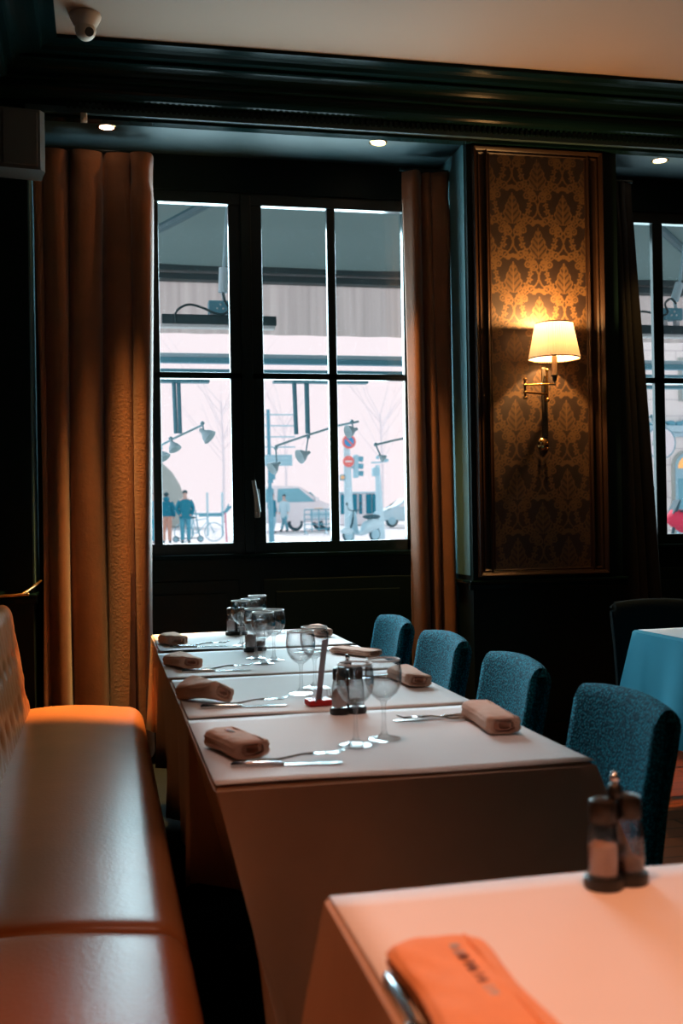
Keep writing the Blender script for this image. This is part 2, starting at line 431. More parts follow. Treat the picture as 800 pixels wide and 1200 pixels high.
# ------------------------------------------------------------------ curtains
def curtain(name, label, x0t, x1t, x0b, x1b, y, zt, zb, n, amp, m, seed, group, gather=.16):
    rnd = random.Random(seed); ph = [rnd.uniform(0, 6.28) for _ in range(6)]
    nu, nv = n*16, 44
    bm = nb(); rows = []
    for j in range(nv+1):
        t = j/nv; z = zt+(zb-zt)*t
        row = []
        for i in range(nu+1):
            u = i/nu
            uu = u+.03*math.sin(2*PI*u*2+ph[0])*min(1, 4*u, 4*(1-u))+.012*math.sin(5*t+ph[1]+u*9)
            xa = x0t+(x1t-x0t)*uu; xb = x0b+(x1b-x0b)*uu
            te = t**1.15
            X = xa+(xb-xa)*te
            k = 2*PI*n*(u+.055*math.sin(2*PI*u*1.5+ph[2])+.012*math.sin(4*t+ph[5]))
            a = amp*(.5+.6*t)*(1+.5*math.sin(u*9+ph[3]+1.2*t))
            pinch = 1-.65*math.exp(-((t-.035)/.02)**2)
            Y = y+a*pinch*(math.sin(k)+.22*math.sin(2*k+ph[4]+1.5*t))+.012*math.sin(3.3*t+u*11+ph[5])
            X += .35*amp*math.cos(k)*pinch
            row.append(bm.verts.new((X, min(Y, 5.985), z)))
        rows.append(row)
    for a, b in zip(rows, rows[1:]):
        for i in range(nu): bm.faces.new((a[i], a[i+1], b[i+1], b[i]))
    r = thing(name, label, 'curtain', ((x0t+x1t)/2, y, zb), 0, group)
    o = obj('drape', bm, m, r, True, 80); o.matrix_parent_inverse = Matrix.Translation(r.location).inverted()
    so = o.modifiers.new('thick', 'SOLIDIFY'); so.thickness = .004
    bm = nb(); tube(bm, [(x0t-.01, y, zt+.01), (x1t+.01, y, zt+.01)], .010, 12)
    p = obj('curtain_rail', bm, M_frame, r, True); p.matrix_parent_inverse = Matrix.Translation(r.location).inverted()
    return r
G = 'velvet curtains in the window niches'
curtain('curtain', 'wide brown velvet curtain in deep folds behind the leather bench', -.33, .265, -.32, .235, 5.80, 3.17, .03, 4, .095, M_curt, 5, G)
curtain('curtain', 'narrow brown velvet curtain between the big window and the wallpapered pillar', 1.64, 1.90, 1.66, 1.895, 5.84, 3.17, .03, 3, .042, M_curt, 8, G)
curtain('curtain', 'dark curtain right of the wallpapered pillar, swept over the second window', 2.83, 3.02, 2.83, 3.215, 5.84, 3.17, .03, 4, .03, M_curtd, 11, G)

# ------------------------------------------------------------------ banquettes
def cushion(bm, x0, x1, y0, y1, z0, z1, r, crown=.02, nx=16, ny=40):
    """upholstered seat: rounded edges and a crowned top"""
    def P(u, v, top):
        x = x0+(x1-x0)*u; y = y0+(y1-y0)*v
        return x, y
    prof = []
    n = 6
    sec = [(x0, z0)]+[(x0+.0, z1-r)]
    sec = [(x0, z0), (x0, z1-.01)]
    k = 12
    for i in range(k+1):
        u = i/k; x = x0+(x1-r-x0)*u
        sec.append((x, z1+crown*math.sin(PI*min(1, u*.98+.02))))
    for i in range(1, 8):
        a = PI/2*i/7; sec.append((x1-r+r*math.sin(a), z1-r+r*math.cos(a)))
    sec.append((x1-.01, z0))
    rs = []
    ends = [(0, .55), (.004, .35), (.018, .12), (.04, .03), (.07, 0)]
    ys = [(y0+d, s) for d, s in ends]+[(y0+.07+(y1-y0-.14)*i/ny, 0) for i in range(1, ny)]+[(y1-d, s) for d, s in ends[::-1]]
    for y, s in ys:
        rs.append([V((x-(x-(x0+x1)/2)*0, y, z-(max(0, z-z0))*s*.22)) for x, z in sec])
    rings(bm, rs, True, True, True)
def banquette(label, y0, y1, loc, g):
    t = thing('banquette', label, 'bench', (-.35, (y0+y1)/2, 0), 0, g)
    inv = Matrix.Translation(t.location).inverted()
    bm = nb(); cushion(bm, -.42, .158, y0, y1, .26, .435, .075); a = obj('seat', bm, M_leather, t, True, 60)
    bm = nb(); box2(bm, (-.55, y0+.02, 0), (.09, y1-.02, .262), .01); b = obj('base', bm, M_wood, t)
    # backrest: leaning, rounded top, shallow diamond tufting
    bm = nb(); rows = []
    ny = int((y1-y0)*48); nt_ = 34
    sec = []
    for i in range(nt_+1):
        s = i/nt_
        if s < .62:
            q = s/.62; sec.append((-.315-.075*q, .40+.43*q, 1))
        else:
            q = (s-.62)/.38; a_ = q*PI
            sec.append((-.435+.045*math.cos(a_), .83+.07*math.sin(a_), max(0, 1-2.5*q)))
    for j in range(ny+1):
        y = y0+(y1-y0)*j/ny; row = []
        e = min(y-y0, y1-y, .05)/.05; rnd = .045*(1-math.sqrt(max(0, 1-(1-e)**2)))
        for x, z, w in sec:
            d = 0
            for kz, zz in enumerate((.53, .70)):
                c = .19; yy = (y-y1+.13+kz*c/2+20*c) % c-c/2
                rr = math.hypot(yy, z-zz); d += .022*math.exp(-(rr/.028)**2)
            f1 = abs(((y-y1)/.19+(z-.53)/.34+20) % 1-.5); f2 = abs(((y-y1)/.19-(z-.53)/.34+20) % 1-.5)
            d += .006*(math.exp(-(min(f1, f2)/.06)**2))
            row.append(bm.verts.new((x-(d*w)-rnd, y, z-rnd*(.5 if z > .8 else 0))))
        row.append(bm.verts.new((-.55, y, .83))); row.append(bm.verts.new((-.55, y, .26))); row.append(bm.verts.new((-.33, y, .26)))
        rows.append(row)
    n = len(rows[0])
    for p, q in zip(rows, rows[1:]):
        for i in range(n): bm.faces.new((p[i], p[(i+1) % n], q[(i+1) % n], q[i]))
    bm.faces.new(rows[0][::-1]); bm.faces.new(rows[-1])
    c = obj('backrest', bm, M_leather, t, True, 50)
    bme = None
    for kz, zz in enumerate((.53, .70)):
        yy = y1-.13-kz*.095
        while yy > y0+.06:
            q = (zz-.40)/.43
            if bme is None:
                bm = nb(); ball(bm, (0, 0, 0), .012, (1, 1, 1), 10, 6); d = obj('tufting_button', bm, M_leather, c, True); bme = d.data
            else:
                d = bpy.data.objects.new('tufting_button', bme); C.objects.link(d); d.parent = c
            d.location = (-.315-.075*q-.016, yy, zz); yy -= .19
    for o in (a, b, c): o.matrix_parent_inverse = inv
    return t
gb = 'tan leather banquettes'
banquette('long tan leather banquette along the row of four set tables', 2.235, 4.95, None, gb)
banquette('tan leather banquette beside the nearest table, cut off by the photo edge', -.9, 2.225, None, gb)

# ------------------------------------------------------------------ tables, cloths, paper sheets
def make_table(w, d, label, x, y, g):
    t = thing('dining_table', label, 'table', (x, y, 0), 0, g)
    bm = nb(); box(bm, (0, 0, .7325), (w-.012, d-.012, .028), 0, .006); obj('tabletop', bm, M_wood, t)
    bm = nb(); lathe(bm, [(.045, .03), (.045, .1), (.032, .14), (.032, .62), (.05, .69), (.05, .72)], n=20, cap0=True, cap1=True); obj('pedestal', bm, M_black, t, True)
    bm = nb()
    for a in (0, PI/2): box(bm, (0, 0, .018), (.46, .06, .034), a, .01)
    obj('foot', bm, M_black, t)
    return t
def cloth(label, x0, x1, y0, y1, drop, lean, m, tight=(), seed=1, amp=.012, name='tablecloth', cat='tablecloth', g=None):
    """lean: outward lean of (left, front, right, back) at the hem; tight: sides squeezed against the next table"""
    rnd = random.Random(seed)
    z = .7495
    sides = {'front': ((x0, y0), (x1, y0), (0, -1)), 'right': ((x1, y0), (x1, y1), (1, 0)), 'back': ((x1, y1), (x0, y1), (0, 1)), 'left': ((x0, y1), (x0, y0), (-1, 0))}
    bm = nb(); pts = []
    N = 36
    for nme, (a, b, nrm) in sides.items():
        ph = rnd.uniform(0, 6.28); fr = rnd.uniform(2.2, 3.2)
        for i in range(N):
            s = i/N
            pts.append((nme, s, V((a[0]+(b[0]-a[0])*s, a[1]+(b[1]-a[1])*s, 0)), V((*nrm, 0)), ph, fr))
    order = ['front', 'right', 'back', 'left']
    rows = [[bm.verts.new((p[2].x-p[3].x*.006, p[2].y-p[3].y*.006, z)) for p in pts]]
    K = 22
    for k in range(K+1):
        t = k/K; row = []
        for nme, s, p, nrm, ph, fr in pts:
            nxt = order[(order.index(nme)+1) % 4]; prv = order[(order.index(nme)-1) % 4]
            tg = nme in tight
            off = lean[nme]*t
            out = V((0, 0, 0))
            if tg: off = .0008
            else:
                edge = min(s, 1-s)
                off += .004+amp*t*(1+math.sin(2*PI*fr*s+ph))*min(1, edge*6)
            q = p+nrm*off
            # the corner is shared: add the neighbour's lean close to the ends
            for other, c in ((prv, 1-s), (nxt, s)):
                if other not in tight and not tg:
                    on = V((*sides[other][2], 0)); w = max(0, (c-.86)/.14)
                    q += on*(.004+(lean[other]*t+.045*t)*w*w)
            w0 = max(0, (max(s, 1-s)-.80)/.20)
            if not tg: q += nrm*(.05*t*w0*w0-.018*t*max(0, 1-abs(max(s, 1-s)-.80)/.12))
            dz = (drop if not isinstance(drop, dict) else drop[nme])*t
            if not tg: dz += .02*t*w0
            row.append(bm.verts.new((q.x, q.y, z-.006-dz)))
        rows.append(row)
    n = len(pts)
    for a, b in zip(rows, rows[1:]):
        for i in range(n): bm.faces.new((a[i], a[(i+1) % n], b[(i+1) % n], b[i]))
    bm.faces.new(rows[0])
    o = obj(name, bm, m, None, True, 50); tag(o, label, cat, g)
    return o
def paper(label, x0, x1, y0, y1, g, curl=.0, rz=0):
    bm = nb(); nx, ny = 14, 14; rows = []
    for j in range(ny+1):
        row = []
        for i in range(nx+1):
            u, v = i/nx, j/ny
            zz = .7515+.0008*math.sin(9*u+4*v)+curl*max(0, 1-v*5)**2*(.5+.5*math.sin(5*u+1))
            row.append(bm.verts.new((x0+(x1-x0)*u, y0+(y1-y0)*v, zz)))
        rows.append(row)
    for a, b in zip(rows, rows[1:]):
        for i in range(nx): bm.faces.new((a[i], a[i+1], b[i+1], b[i]))
    o = obj('paper_sheet', bm, M_paper, None, True)
    so = o.modifiers.new('thick', 'SOLIDIFY'); so.thickness = .0008; so.offset = 1
    return tag(o, label, 'table paper', g)
TX0, TX1 = .197, .955
PIT_T = .7065
ty = [(2.044+PIT_T*k, 2.044+PIT_T*(k+1)) for k in range(4)]
nth = ['nearest', 'second', 'third', 'last']
nthd = ['the nearest table of the row, with two big wine glasses', 'the second table of the row, with the red-based menu holder', 'the third table of the row', 'the far end table of the row by the window']
for k, (a, b) in enumerate(ty):
    make_table(TX1-TX0, b-a, ['square table at the near end of the set row, its long front drape showing', 'square table second from the near end of the set row', 'square table third from the near end of the set row', 'square table at the window end of the set row'][k], (TX0+TX1)/2, (a+b)/2, 'square tables pushed into one row')
    tight = set()
    if k < 3: tight.add('back')
    if k > 0: tight.add('front')
    lean = {'left': -.16 if k == 0 else (-.03 if k < 3 else -.025), 'front': .03, 'right': .02, 'back': .03}
    cloth(['beige tablecloth with the wide shaded front drape, near end of the row', 'beige tablecloth on the second table from the near end of the row', 'beige tablecloth on the third table from the near end of the row', 'beige tablecloth glowing orange at its corner, window end of the row'][k],
          TX0, TX1, a+.001, b-.001, {'left': .40, 'front': .47 if k == 0 else .4, 'back': .4, 'right': .22}, lean, M_cloth, tight, 4+k, .012, g='beige cloths of the table row')
    paper(['white paper sheet under the two big wine glasses, near end of the row', 'white paper sheet second from the near end of the row, under the menu holder', 'white paper sheet third from the near end of the row', 'white paper sheet on the table nearest the window'][k],
          TX0-.001+[.0, .003, -.008, .004][k], TX1+.002, a+[.001, .004, .012, .022][k], b-.0045, 'white paper sheets of the table row', [.004, .003, .003, .006][k])
# the table by the camera
make_table(.76, .72, 'table nearest the camera with a folded orange-lit napkin', .66, 1.05, None)
cloth('pink-lit tablecloth on the table nearest the camera', .28, 1.04, .69, 1.418, .45, {'left': .03, 'front': .03, 'right': .03, 'back': .03}, M_cloth, (), 21, .012)
paper('pink-lit paper sheet on the table nearest the camera', .283, 1.038, .693, 1.416, None, .0)
# the table across the aisle
make_table(.74, .74, 'table across the aisle under a blue-lit cloth', 2.575, 3.945, None)
cloth('blue-lit tablecloth hanging from the table across the aisle', 2.205, 2.945, 3.58, 4.31, .41, {'left': .03, 'front': .03, 'right': .03, 'back': .03}, M_tcloth, (), 33, .016)
paper('white paper sheet on the blue-lit table across the aisle', 2.225, 2.94, 3.59, 4.305, None, .0)

# ------------------------------------------------------------------ chairs
def make_chair(label, loc, rz, m, wm, g):
    """seat faces -X in local coordinates, back at +X"""
    t = thing('dining_chair', label, 'chair', loc, rz, g)
    W = .46
    bm = nb(); box(bm, (-.20, 0, .425), (.44, W-.02, .11), 0, .035, 4); obj('seat', bm, m, t, True, 60)
    # upholstered back, leaning outwards, gently curved across its width, rounded upper edge
    bm = nb(); rows = []
    prof = [(.0, .38), (.006, .48), (.022, .60), (.045, .72), (.058, .79)]
    top = []
    th = .062
    ny = 22
    secn = []
    for x, z in prof: secn.append((x, z))
    for i in range(1, 7):
        a = PI*i/7; secn.append((.058+.004+th/2-th/2*math.cos(a), .79+.040*math.sin(a)))
    for x, z in prof[::-1]: secn.append((x+th+.004, z))
    for j in range(ny+1):
        v = j/ny*2-1; y = v*W/2
        e = min(1, (1-abs(v))/.10); rd = .020*(1-math.sqrt(max(0, 1-(1-e)**2)))
        cur = -.030*v*v
        dz = -.014*v*v
        row = []
        for i, (x, z) in enumerate(secn):
            cx = x; mid = th/2
            base = [p for p in prof][0][0]
            zt = z+(dz if z > .7 else 0)
            s = 1 if i < len(secn)/2 else -1
            row.append(bm.verts.new((cx+cur+s*rd, y, zt-(rd if z > .79 else 0))))
        rows.append(row)
    n = len(rows[0])
    for p, q in zip(rows, rows[1:]):
        for i in range(n): bm.faces.new((p[i], p[(i+1) % n], q[(i+1) % n], q[i]))
    bm.faces.new(rows[0][::-1]); bm.faces.new(rows[-1])
    obj('backrest', bm, m, t, True, 50)
    for s in (-1, 1):
        bm = nb()
        pts = [(-.007, s*(W/2-.002), .40), (.000, s*(W/2-.002), .48), (.016, s*(W/2-.002), .60), (.038, s*(W/2-.002), .72), (.050, s*(W/2-.002), .775)]
        tube(bm, spline([(p[0]-.003, p[1], p[2]) for p in pts], 6), .004, 8)
        obj('piping', bm, m, t, True)
    for sx in (-.38, .03):
        for sy in (-1, 1):
            bm = nb(); k = .04 if sx > 0 else 0
            tube(bm, [(sx, sy*.19, .40), (sx+k*.4, sy*.19, .2), (sx+k, sy*.19, 0)], [.024, .019, .014], 4); obj('leg', bm, wm, t)
    return t
cy = [2.395, 3.10, 3.80, 4.50]
cl = ['teal upholstered dining chair at the near end of the row, darkest of the four', 'teal upholstered dining chair second from the near end of the row', 'teal upholstered dining chair third from the near end of the row', 'teal upholstered dining chair closest to the window curtain']
c0 = make_chair(cl[0], (1.13, cy[0], 0), 0, M_chair, M_wood, 'teal chairs along the table row')
for k in (1, 2, 3): dup(c0, (1.13, cy[k], 0), [0, -.02, .02, .0][k], cl[k])
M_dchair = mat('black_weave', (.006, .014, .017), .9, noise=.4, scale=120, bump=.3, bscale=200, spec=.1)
dc = make_chair('black upholstered chair behind the blue-lit table', (2.62, 4.84, 0), PI/2, M_dchair, M_wood, None)

# ------------------------------------------------------------------ tableware
def make_glass(loc, label, g):
    t = thing('wine_glass', label, 'glass', loc, 0, g)
    bm = nb(); lathe(bm, [(.036, 0), (.0365, .0018), (.034, .0032), (.020, .006), (.009, .011), (.006, .018)], n=32, cap0=True); obj('foot', bm, M_glass, t, True, 60)
    bm = nb(); lathe(bm, [(.006, .018), (.0045, .035), (.0042, .060), (.0052, .078), (.008, .086)], n=20); obj('stem', bm, M_glass, t, True, 60)
    out = [(.008, .086), (.018, .092), (.029, .102), (.0375, .116), (.0415, .132), (.042, .146), (.0405, .160), (.0375, .176), (.0368, .178)]
    inn = [(.0362, .178), (.0368, .174), (.0396, .158), (.0408, .145), (.0402, .132), (.036, .118), (.0275, .104), (.016, .0945), (.0, .092)]
    bm = nb(); lathe(bm, out+inn, n=40); k = obj('bowl', bm, M_glass, t, True, 60)
    bm = nb(); tube(bm, [(.0367*math.cos(2*PI*i/40), .0367*math.sin(2*PI*i/40),   .178) for i in range(41)], .0024, 8, False); obj('rim_highlight', bm, M_rim, k, True)
    return t
gpos = [((417, 873), 'left of the two big wine glasses at the near end of the row'), ((450, 866), 'right of the two big wine glasses at the near end of the row'),
        ((353, 813), 'wine glass left of the menu card, front of its pair'), ((369, 806), 'wine glass half hidden behind the menu card'),
        ((309, 778), 'front left wine glass of the pair on the third table'), ((321, 774), 'rear right wine glass of the pair on the third table'),
        ((283, 757), 'leftmost wine glass of the cluster at the window end of the row'), ((294, 754), 'middle wine glass of the cluster at the window end of the row'),
        ((302, 748), 'rearmost wine glass of the cluster at the window end of the row'), ((300, 772), 'wine glass behind the cruet set on the third table')]
g0 = None
for (px, py), lb in gpos:
    p = onz(px, py, .7525)
    if g0 is None: g0 = make_glass(p, lb, 'wine glasses on the table row')
    else: dup(g0, p, random.uniform(0, 6), lb)

def make_cruet(loc, rz, label, g):
    t = thing('cruet_set', label, 'salt and pepper set', loc, rz, g); t.scale = (.84, .84, 1.12)
    bm = nb()
    for s in (-1, 1): lathe(bm, [(.0, .0), (.029, .0), (.031, .003), (.031, .013), (.027, .0145), (.0, .0145)], (s*.026, 0, 0), 28)
    box(bm, (0, 0, .007), (.04, .044, .013), 0, .003)
    obj('tray', bm, M_black, t, True)
    bm = nb(); tube(bm, [(0, .0, .012), (0, .0, .10)], .004, 10); ball(bm, (0, 0, .112), .0125, (1, 1, .9)); 
    h = obj('handle', bm, M_black, t, True)
    bm = nb(); ball(bm, (0, 0, .128), .007); obj('handle_knob', bm, M_steel, h, True)
    for s, mm, hh in ((-1, M_salt, .055), (1, M_pepper, .030)):
        c = (s*.026, 0, 0)
        bm = nb(); lathe(bm, [(.0, .0152), (.0245, .0152), (.0255, .03), (.0245, .06), (.022, .070), (.0195, .078), (.0185, .078), (.021, .069), (.0232, .06), (.0242, .03), (.0232, .018), (.0, .018)], c, 28)
        b = obj('shaker', bm, M_cruetg, t, True, 50)
        bm = nb(); lathe(bm, [(.0, .0185), (.0225, .0185), (.0235, .03), (.0228, hh-.004), (.012, hh+.003), (0, hh)], c, 20); obj('salt' if s < 0 else 'pepper', bm, mm, b, True)
        bm = nb(); lathe(bm, [(.0, .0785), (.0205, .0785), (.0215, .082), (.0215, .098), (.0195, .104), (.010, .107), (.0, .107)], c, 24); obj('cap', bm, M_dbrass, b, True, 50)
    return t
s0 = make_cruet(onz(722, 1037, .7525), .25, 'salt and pepper cruet set on the table nearest the camera', 'salt and pepper cruet sets')
dup(s0, onz(408, 836, .7525), .1, 'dark cruet set seen through the left big wine glass')
dup(s0, onz(299, 763, .7525), .5, 'cruet set between the wine glasses on the third table')
dup(s0, onz(277, 744, .7525), -.2, 'cruet set farthest back, behind the glass cluster by the window')

# menu card in a clear holder with a red foot
p = onz(373, 826, .7525)
t = thing('menu_holder', 'clear menu holder with a red foot and a tall narrow card', 'menu holder', p, .1)
bm = nb(); box(bm, (0, 0, .008), (.064, .052, .0158), 0, .003); obj('foot', bm, M_red, t)
bm = nb(); prism(bm, [(-.031, .016), (.031, .016), (.027, .046), (-.027, .046)], (0, -.022, 0), (1, 0, 0), (0, 0, 1), (0, .016, 0)); prism(bm, [(-.031, .016), (.031, .016), (.027, .046), (-.027, .046)], (0, .006, 0), (1, 0, 0), (0, 0, 1), (0, .016, 0)); obj('holder_block', bm, M_acryl, t)
bm = nb()
R = Matrix.Translation((0, 0, .010)) @ Matrix.Rotation(.13, 4, 'Y') @ Matrix.Rotation(math.radians(60), 4, 'Z')
box(bm, (0, 0, .082), (.066, .0016, .165), 0, 0, M=R); obj('menu_card', bm, M_card, t)
p = onz(384, 824, .7525)
bm = nb(); lathe(bm, [(0, 0), (.017, 0), (.0185, .004), (.0185, .016), (.0165, .017), (.0155, .013), (0, .012)], (0, 0, 0), 24)  # low white disc beside the menu holder
o = obj('white_disc', bm, mat('disc_white', (.8, .74, .72), .5, noise=.03), None, True, 50); o.location = p; tag(o, 'small white disc behind the menu holder and cruet set', 'candle')

# napkins: a cloth folded into a soft roll with its open spiral at the end
def make_napkin(m, L=.19, W=.085, T=.04, twist=0.0):
    bm = nb(); rs = []
    n = 40
    for j in range(25):
        t = j/24; y = (t-.5)*L
        e = min(t, 1-t); k = 1-.16*max(0, 1-e/.04)**2
        wob = 1+.05*math.sin(7*t+1); tw = twist*(t-.5); pin = 1-.30*abs(twist)*math.exp(-((t-.35)/.16)**2)
        r = []
        for i in range(n):
            a = 2*PI*i/n; ca, sa = math.cos(a), math.sin(a)
            x = W/2*k*wob*pin*math.copysign(abs(ca)**.56, ca)
            z = T/2*k*(1+.07*math.sin(9*t+3*a)+.04*math.sin(23*t+1.7*x/W*9))*math.copysign(abs(sa)**.68, sa)
            # grooves between the folded layers along the long sides
            g = .0035*(math.exp(-((z/T-.02)/.06)**2)+.7*math.exp(-((z/T-.26)/.05)**2))*(1 if abs(ca) > .55 else 0)
            x -= math.copysign(g, ca)
            xr, zr = x*math.cos(tw)-z*math.sin(tw), x*math.sin(tw)+z*math.cos(tw)
            r.append(V((xr, y, max(0.0, T/2*(1+.35*abs(twist))+zr))))
        rs.append(r)
    # dished, layered ends
    def inset(r, s, dy): 
        c = sum(r, V())/len(r); return [c+(p-c)*s+V((0, dy, 0)) for p in r]
    a = [inset(rs[0], s, d) for s, d in ((.10, .02), (.35, .012), (.42, .001), (.66, .009), (.74, .001))]
    b = [inset(rs[-1], s, d) for s, d in ((.74, -.001), (.66, -.009), (.42, -.001), (.35, -.012), (.10, -.02))]
    rings(bm, a+rs+b, True, True, True)
    # the free edge of the cloth along the roll
    if not twist: tube(bm, [(W*.30, (j/10-.5)*L*.96, T*.95+.001*math.sin(j)) for j in range(11)], .0022, 8)
    return bm
def napkin(label, p, rz, m, g, L=.19, W=.085, T=.04, twist=0.0):
    t = thing('napkin', label, 'napkin', p, rz, g)
    obj('folded_cloth', make_napkin(m, L, W, T, twist), m, t, True, 60)
    return t
def text_marks(t, mlist, y0, dx, s, z):
    """small printed lettering strokes along the napkin"""
    k = 0
    for mm, lo, hi in mlist:
        bm = nb()
        for q in range(lo, hi):
            y = y0-q*s
            box(bm, (dx-.0045, y, z), (.0012, s*.7, .0012)) if q % 3 == 1 else None
            box(bm, (dx, y, z), (.010, s*.22, .0012))
            box(bm, (dx, y+s*.32, z), (.010, s*.18, .0012)) if q % 2 == 0 else None
            box(bm, (dx+.0045, y+s*.1, z), (.0012, s*.5, .0012)) if q % 2 else None
        obj('printed_lettering', bm, mm, t)
K_L = [(274, 884, .30), (243, 823, .62), (218, 781, .35), (207, 752, .25)]
K_R = [(592, 862, -.06), (488, 806, .02), (415, 768, .55), (387, 752, .1)]
ln = ['folded napkin at the near left corner of the row, beside the bench', 'twisted folded napkin on the bench side of the second table', 'folded napkin on the bench side of the third table', 'small folded napkin on the bench side, window end of the row']
rn = ['rolled napkin in front of the nearest teal chair', 'rolled napkin in front of the second teal chair', 'flat pale napkin in front of the third teal chair', 'napkin in front of the teal chair closest to the window']
gn = 'folded napkins on the table row'
NP = []
for k in range(4):
    c = (ty[k][0]+ty[k][1])/2
    x, y = [(.268, -.083), (.262, -.10), (.252, -.09), (.262, -.09)][k]
    t = napkin(ln[k], (x, c+y+.02, .7535), K_L[k][2], M_napkin, gn, [.17, .16, .15, .13][k], [.082, .085, .085, .085][k], [.040, .046, .040, .04][k], [0, .9, .35, .2][k])
    if k == 0:
        text_marks(t, [(M_signred, 0, 1), (M_inkb, 1, 4)], .045, 0, .010, .0405)
for k in range(4):
    c = (ty[k][0]+ty[k][1])/2
    napkin(rn[k], (.885, c+.06, .7535), K_R[k][2], M_napkin, gn, [.235, .21, .20, .16][k], .08, [.042, .038, .024, .036][k], [0, .25, 0, .3][k])
# cutlery
def make_knife(loc, rz, label, g):
    t = thing('table_knife', label, 'knife', loc, rz, g)
    bm = nb()
    poly = [(.0, -.009), (.10, -.010), (.118, -.007), (.122, .0), (.115, .006), (.09, .009), (0, .007)]
    prism(bm, poly, (0, 0, .001), (1, 0, 0), (0, 1, 0), (0, 0, .0014)); obj('blade', bm, M_steel, t)
    bm = nb(); tube(bm, [(-.105, 0, .0045), (-.10, 0, .0045), (-.06, 0, .0045), (-.01, 0, .004), (.004, 0, .002)], [.003, .0065, .006, .0045, .0035], 10); obj('handle', bm, M_steel, t, True)
    return t
def make_fork(loc, rz, label, g):
    t = thing('table_fork', label, 'fork', loc, rz, g)
    bm = nb(); tube(bm, [(-.10, 0, .003), (-.09, 0, .003), (-.03, 0, .004), (.02, 0, .012), (.045, 0, .012)], [.003, .0055, .0035, .003, .004], 8); obj('handle', bm, M_steel, t, True)
    bm = nb()
    box(bm, (.055, 0, .0125), (.026, .022, .0022), 0, .0008)
    for k in range(4): tube(bm, [(.066, (k-1.5)*.0066, .0125), (.09, (k-1.5)*.0064, .011), (.108, (k-1.5)*.006, .018)], [.0016, .0015, .0008], 6)
    obj('tines', bm, M_steel, t, True)
    return t
kl = ['knife beside the bench at the near end of the row', 'knife under the twisted napkin on the second table', 'knife under the bench-side napkin of the third table', 'knife under the bench-side napkin nearest the window']
kr = ['knife pointing from the napkin of the nearest teal chair', 'knife pointing from the napkin of the second teal chair', 'knife beside the flat pale napkin at the third teal chair', 'knife at the place before the last teal chair']
fl = ['fork with raised tines at the near left setting of the row', 'fork with raised tines by the twisted napkin of the second table', 'fork with raised tines at the bench side of the third table', 'fork with raised tines at the bench side nearest the window']
fr = ['fork beside the napkin of the nearest teal chair', 'fork beside the napkin of the second teal chair', 'fork beside the flat pale napkin at the third teal chair', 'fork at the place before the last teal chair']
k0 = f0 = None
for k in range(4):
    c = (ty[k][0]+ty[k][1])/2
    for (lx, ly, lz, la, lab, kind) in ((.345, c-.212, .753, -.12, kl[k], 'k'), (.37, c-.180, .753, -.02, fl[k], 'f'),
                                     (.80, c+.18, .753, PI+.05, kr[k], 'k'), (.79, c+.15, .753, PI-.06, fr[k], 'f')):
        if kind == 'k':
            if k0 is None: k0 = make_knife((lx, ly, lz), la, lab, 'knives on the table row')
            else: dup(k0, (lx, ly, lz), la, lab)
        else:
            if f0 is None: f0 = make_fork((lx, ly, lz), la, lab, 'forks on the table row')
            else: dup(f0, (lx, ly, lz), la, lab)
# near table setting
A, B, D = onz(466, 1112, .78), onz(552, 1094, .78), onz(527, 1200, .78)
dr = (D-A).normalized(); cc = (A+B)/2+dr*.12
t = napkin('orange-lit folded napkin with printed lettering on the table nearest the camera', (cc.x, cc.y, .7535), math.atan2(dr.x, -dr.y), M_napkor, None, .25, .112, .032)
text_marks(t, [(M_inkb, 0, 2), (M_ink, 2, 7), (M_inkb, 7, 9)], .085, .012, .0150, .0325)
kk = dup(k0, (cc.x-.062, cc.y-.01, .7535), math.atan2(dr.y, dr.x), 'knife under the orange-lit napkin nearest the camera', 'knife on the nearest table')
# the far table's fork and knife
dup(k0, (2.50, 4.20, .7535), PI/2+.4, 'knife on the blue-lit table across the aisle', 'knife across the aisle')

# ------------------------------------------------------------------ wall lamp on the pillar
P = lambda px, py, Y: at(px, py, Y)
base = P(640, 470, 5.54)
sc = thing('wall_lamp', 'brass swing-arm wall lamp with a pleated cream shade on patterned wallpaper', 'lamp', base)
inv = Matrix.Translation(base).inverted()
def scp(name, bm, m, par=sc, smooth=True):
    o = obj(name, bm, m, par, smooth); 
    if par is sc: o.matrix_parent_inverse = inv
    return o
lx, ly = P(649, 402, 5.385).x, 5.385
zb, zt = P(649, 421, ly).z, P(649, 379, ly).z
bm = nb(); n = 120
pw = lambda i: 1+.014*math.cos(2*PI*i*60/n)
lathe(bm, [(.133, zb), (.1335, zb+.006), (.0985, zt-.004), (.097, zt)], (lx, ly, 0), n, wob=pw)
M_shade = bpy.data.materials.new('pleated_shade_cloth'); M_shade.use_nodes = True
nt = M_shade.node_tree; bs = nt.nodes['Principled BSDF']; bs.inputs['Base Color'].default_value = (.75, .62, .48, 1); bs.inputs['Roughness'].default_value = .9
tl = nt.nodes.new('ShaderNodeBsdfTranslucent'); tl.inputs['Color'].default_value = (.92, .76, .66, 1)
mxs = nt.nodes.new('ShaderNodeMixShader'); mxs.inputs[0].default_value = .065
nt.links.new(bs.outputs[0], mxs.inputs[1]); nt.links.new(tl.outputs[0], mxs.inputs[2]); nt.links.new(mxs.outputs[0], nt.nodes['Material Output'].inputs[0])
scp('lamp_shade', bm, M_shade)
bm = nb()
for r, z in ((.1345, zb+.003), (.0975, zt-.002)): tube(bm, [(lx+r*math.cos(2*PI*i/40), ly+r*math.sin(2*PI*i/40), z) for i in range(41)], .003, 8, False)
for k in range(3):
    a = 2*PI*k/3; tube(bm, [(lx, ly, zb+.04), (lx+.12*math.cos(a), ly+.12*math.sin(a), zb+.035)], .0015, 6)
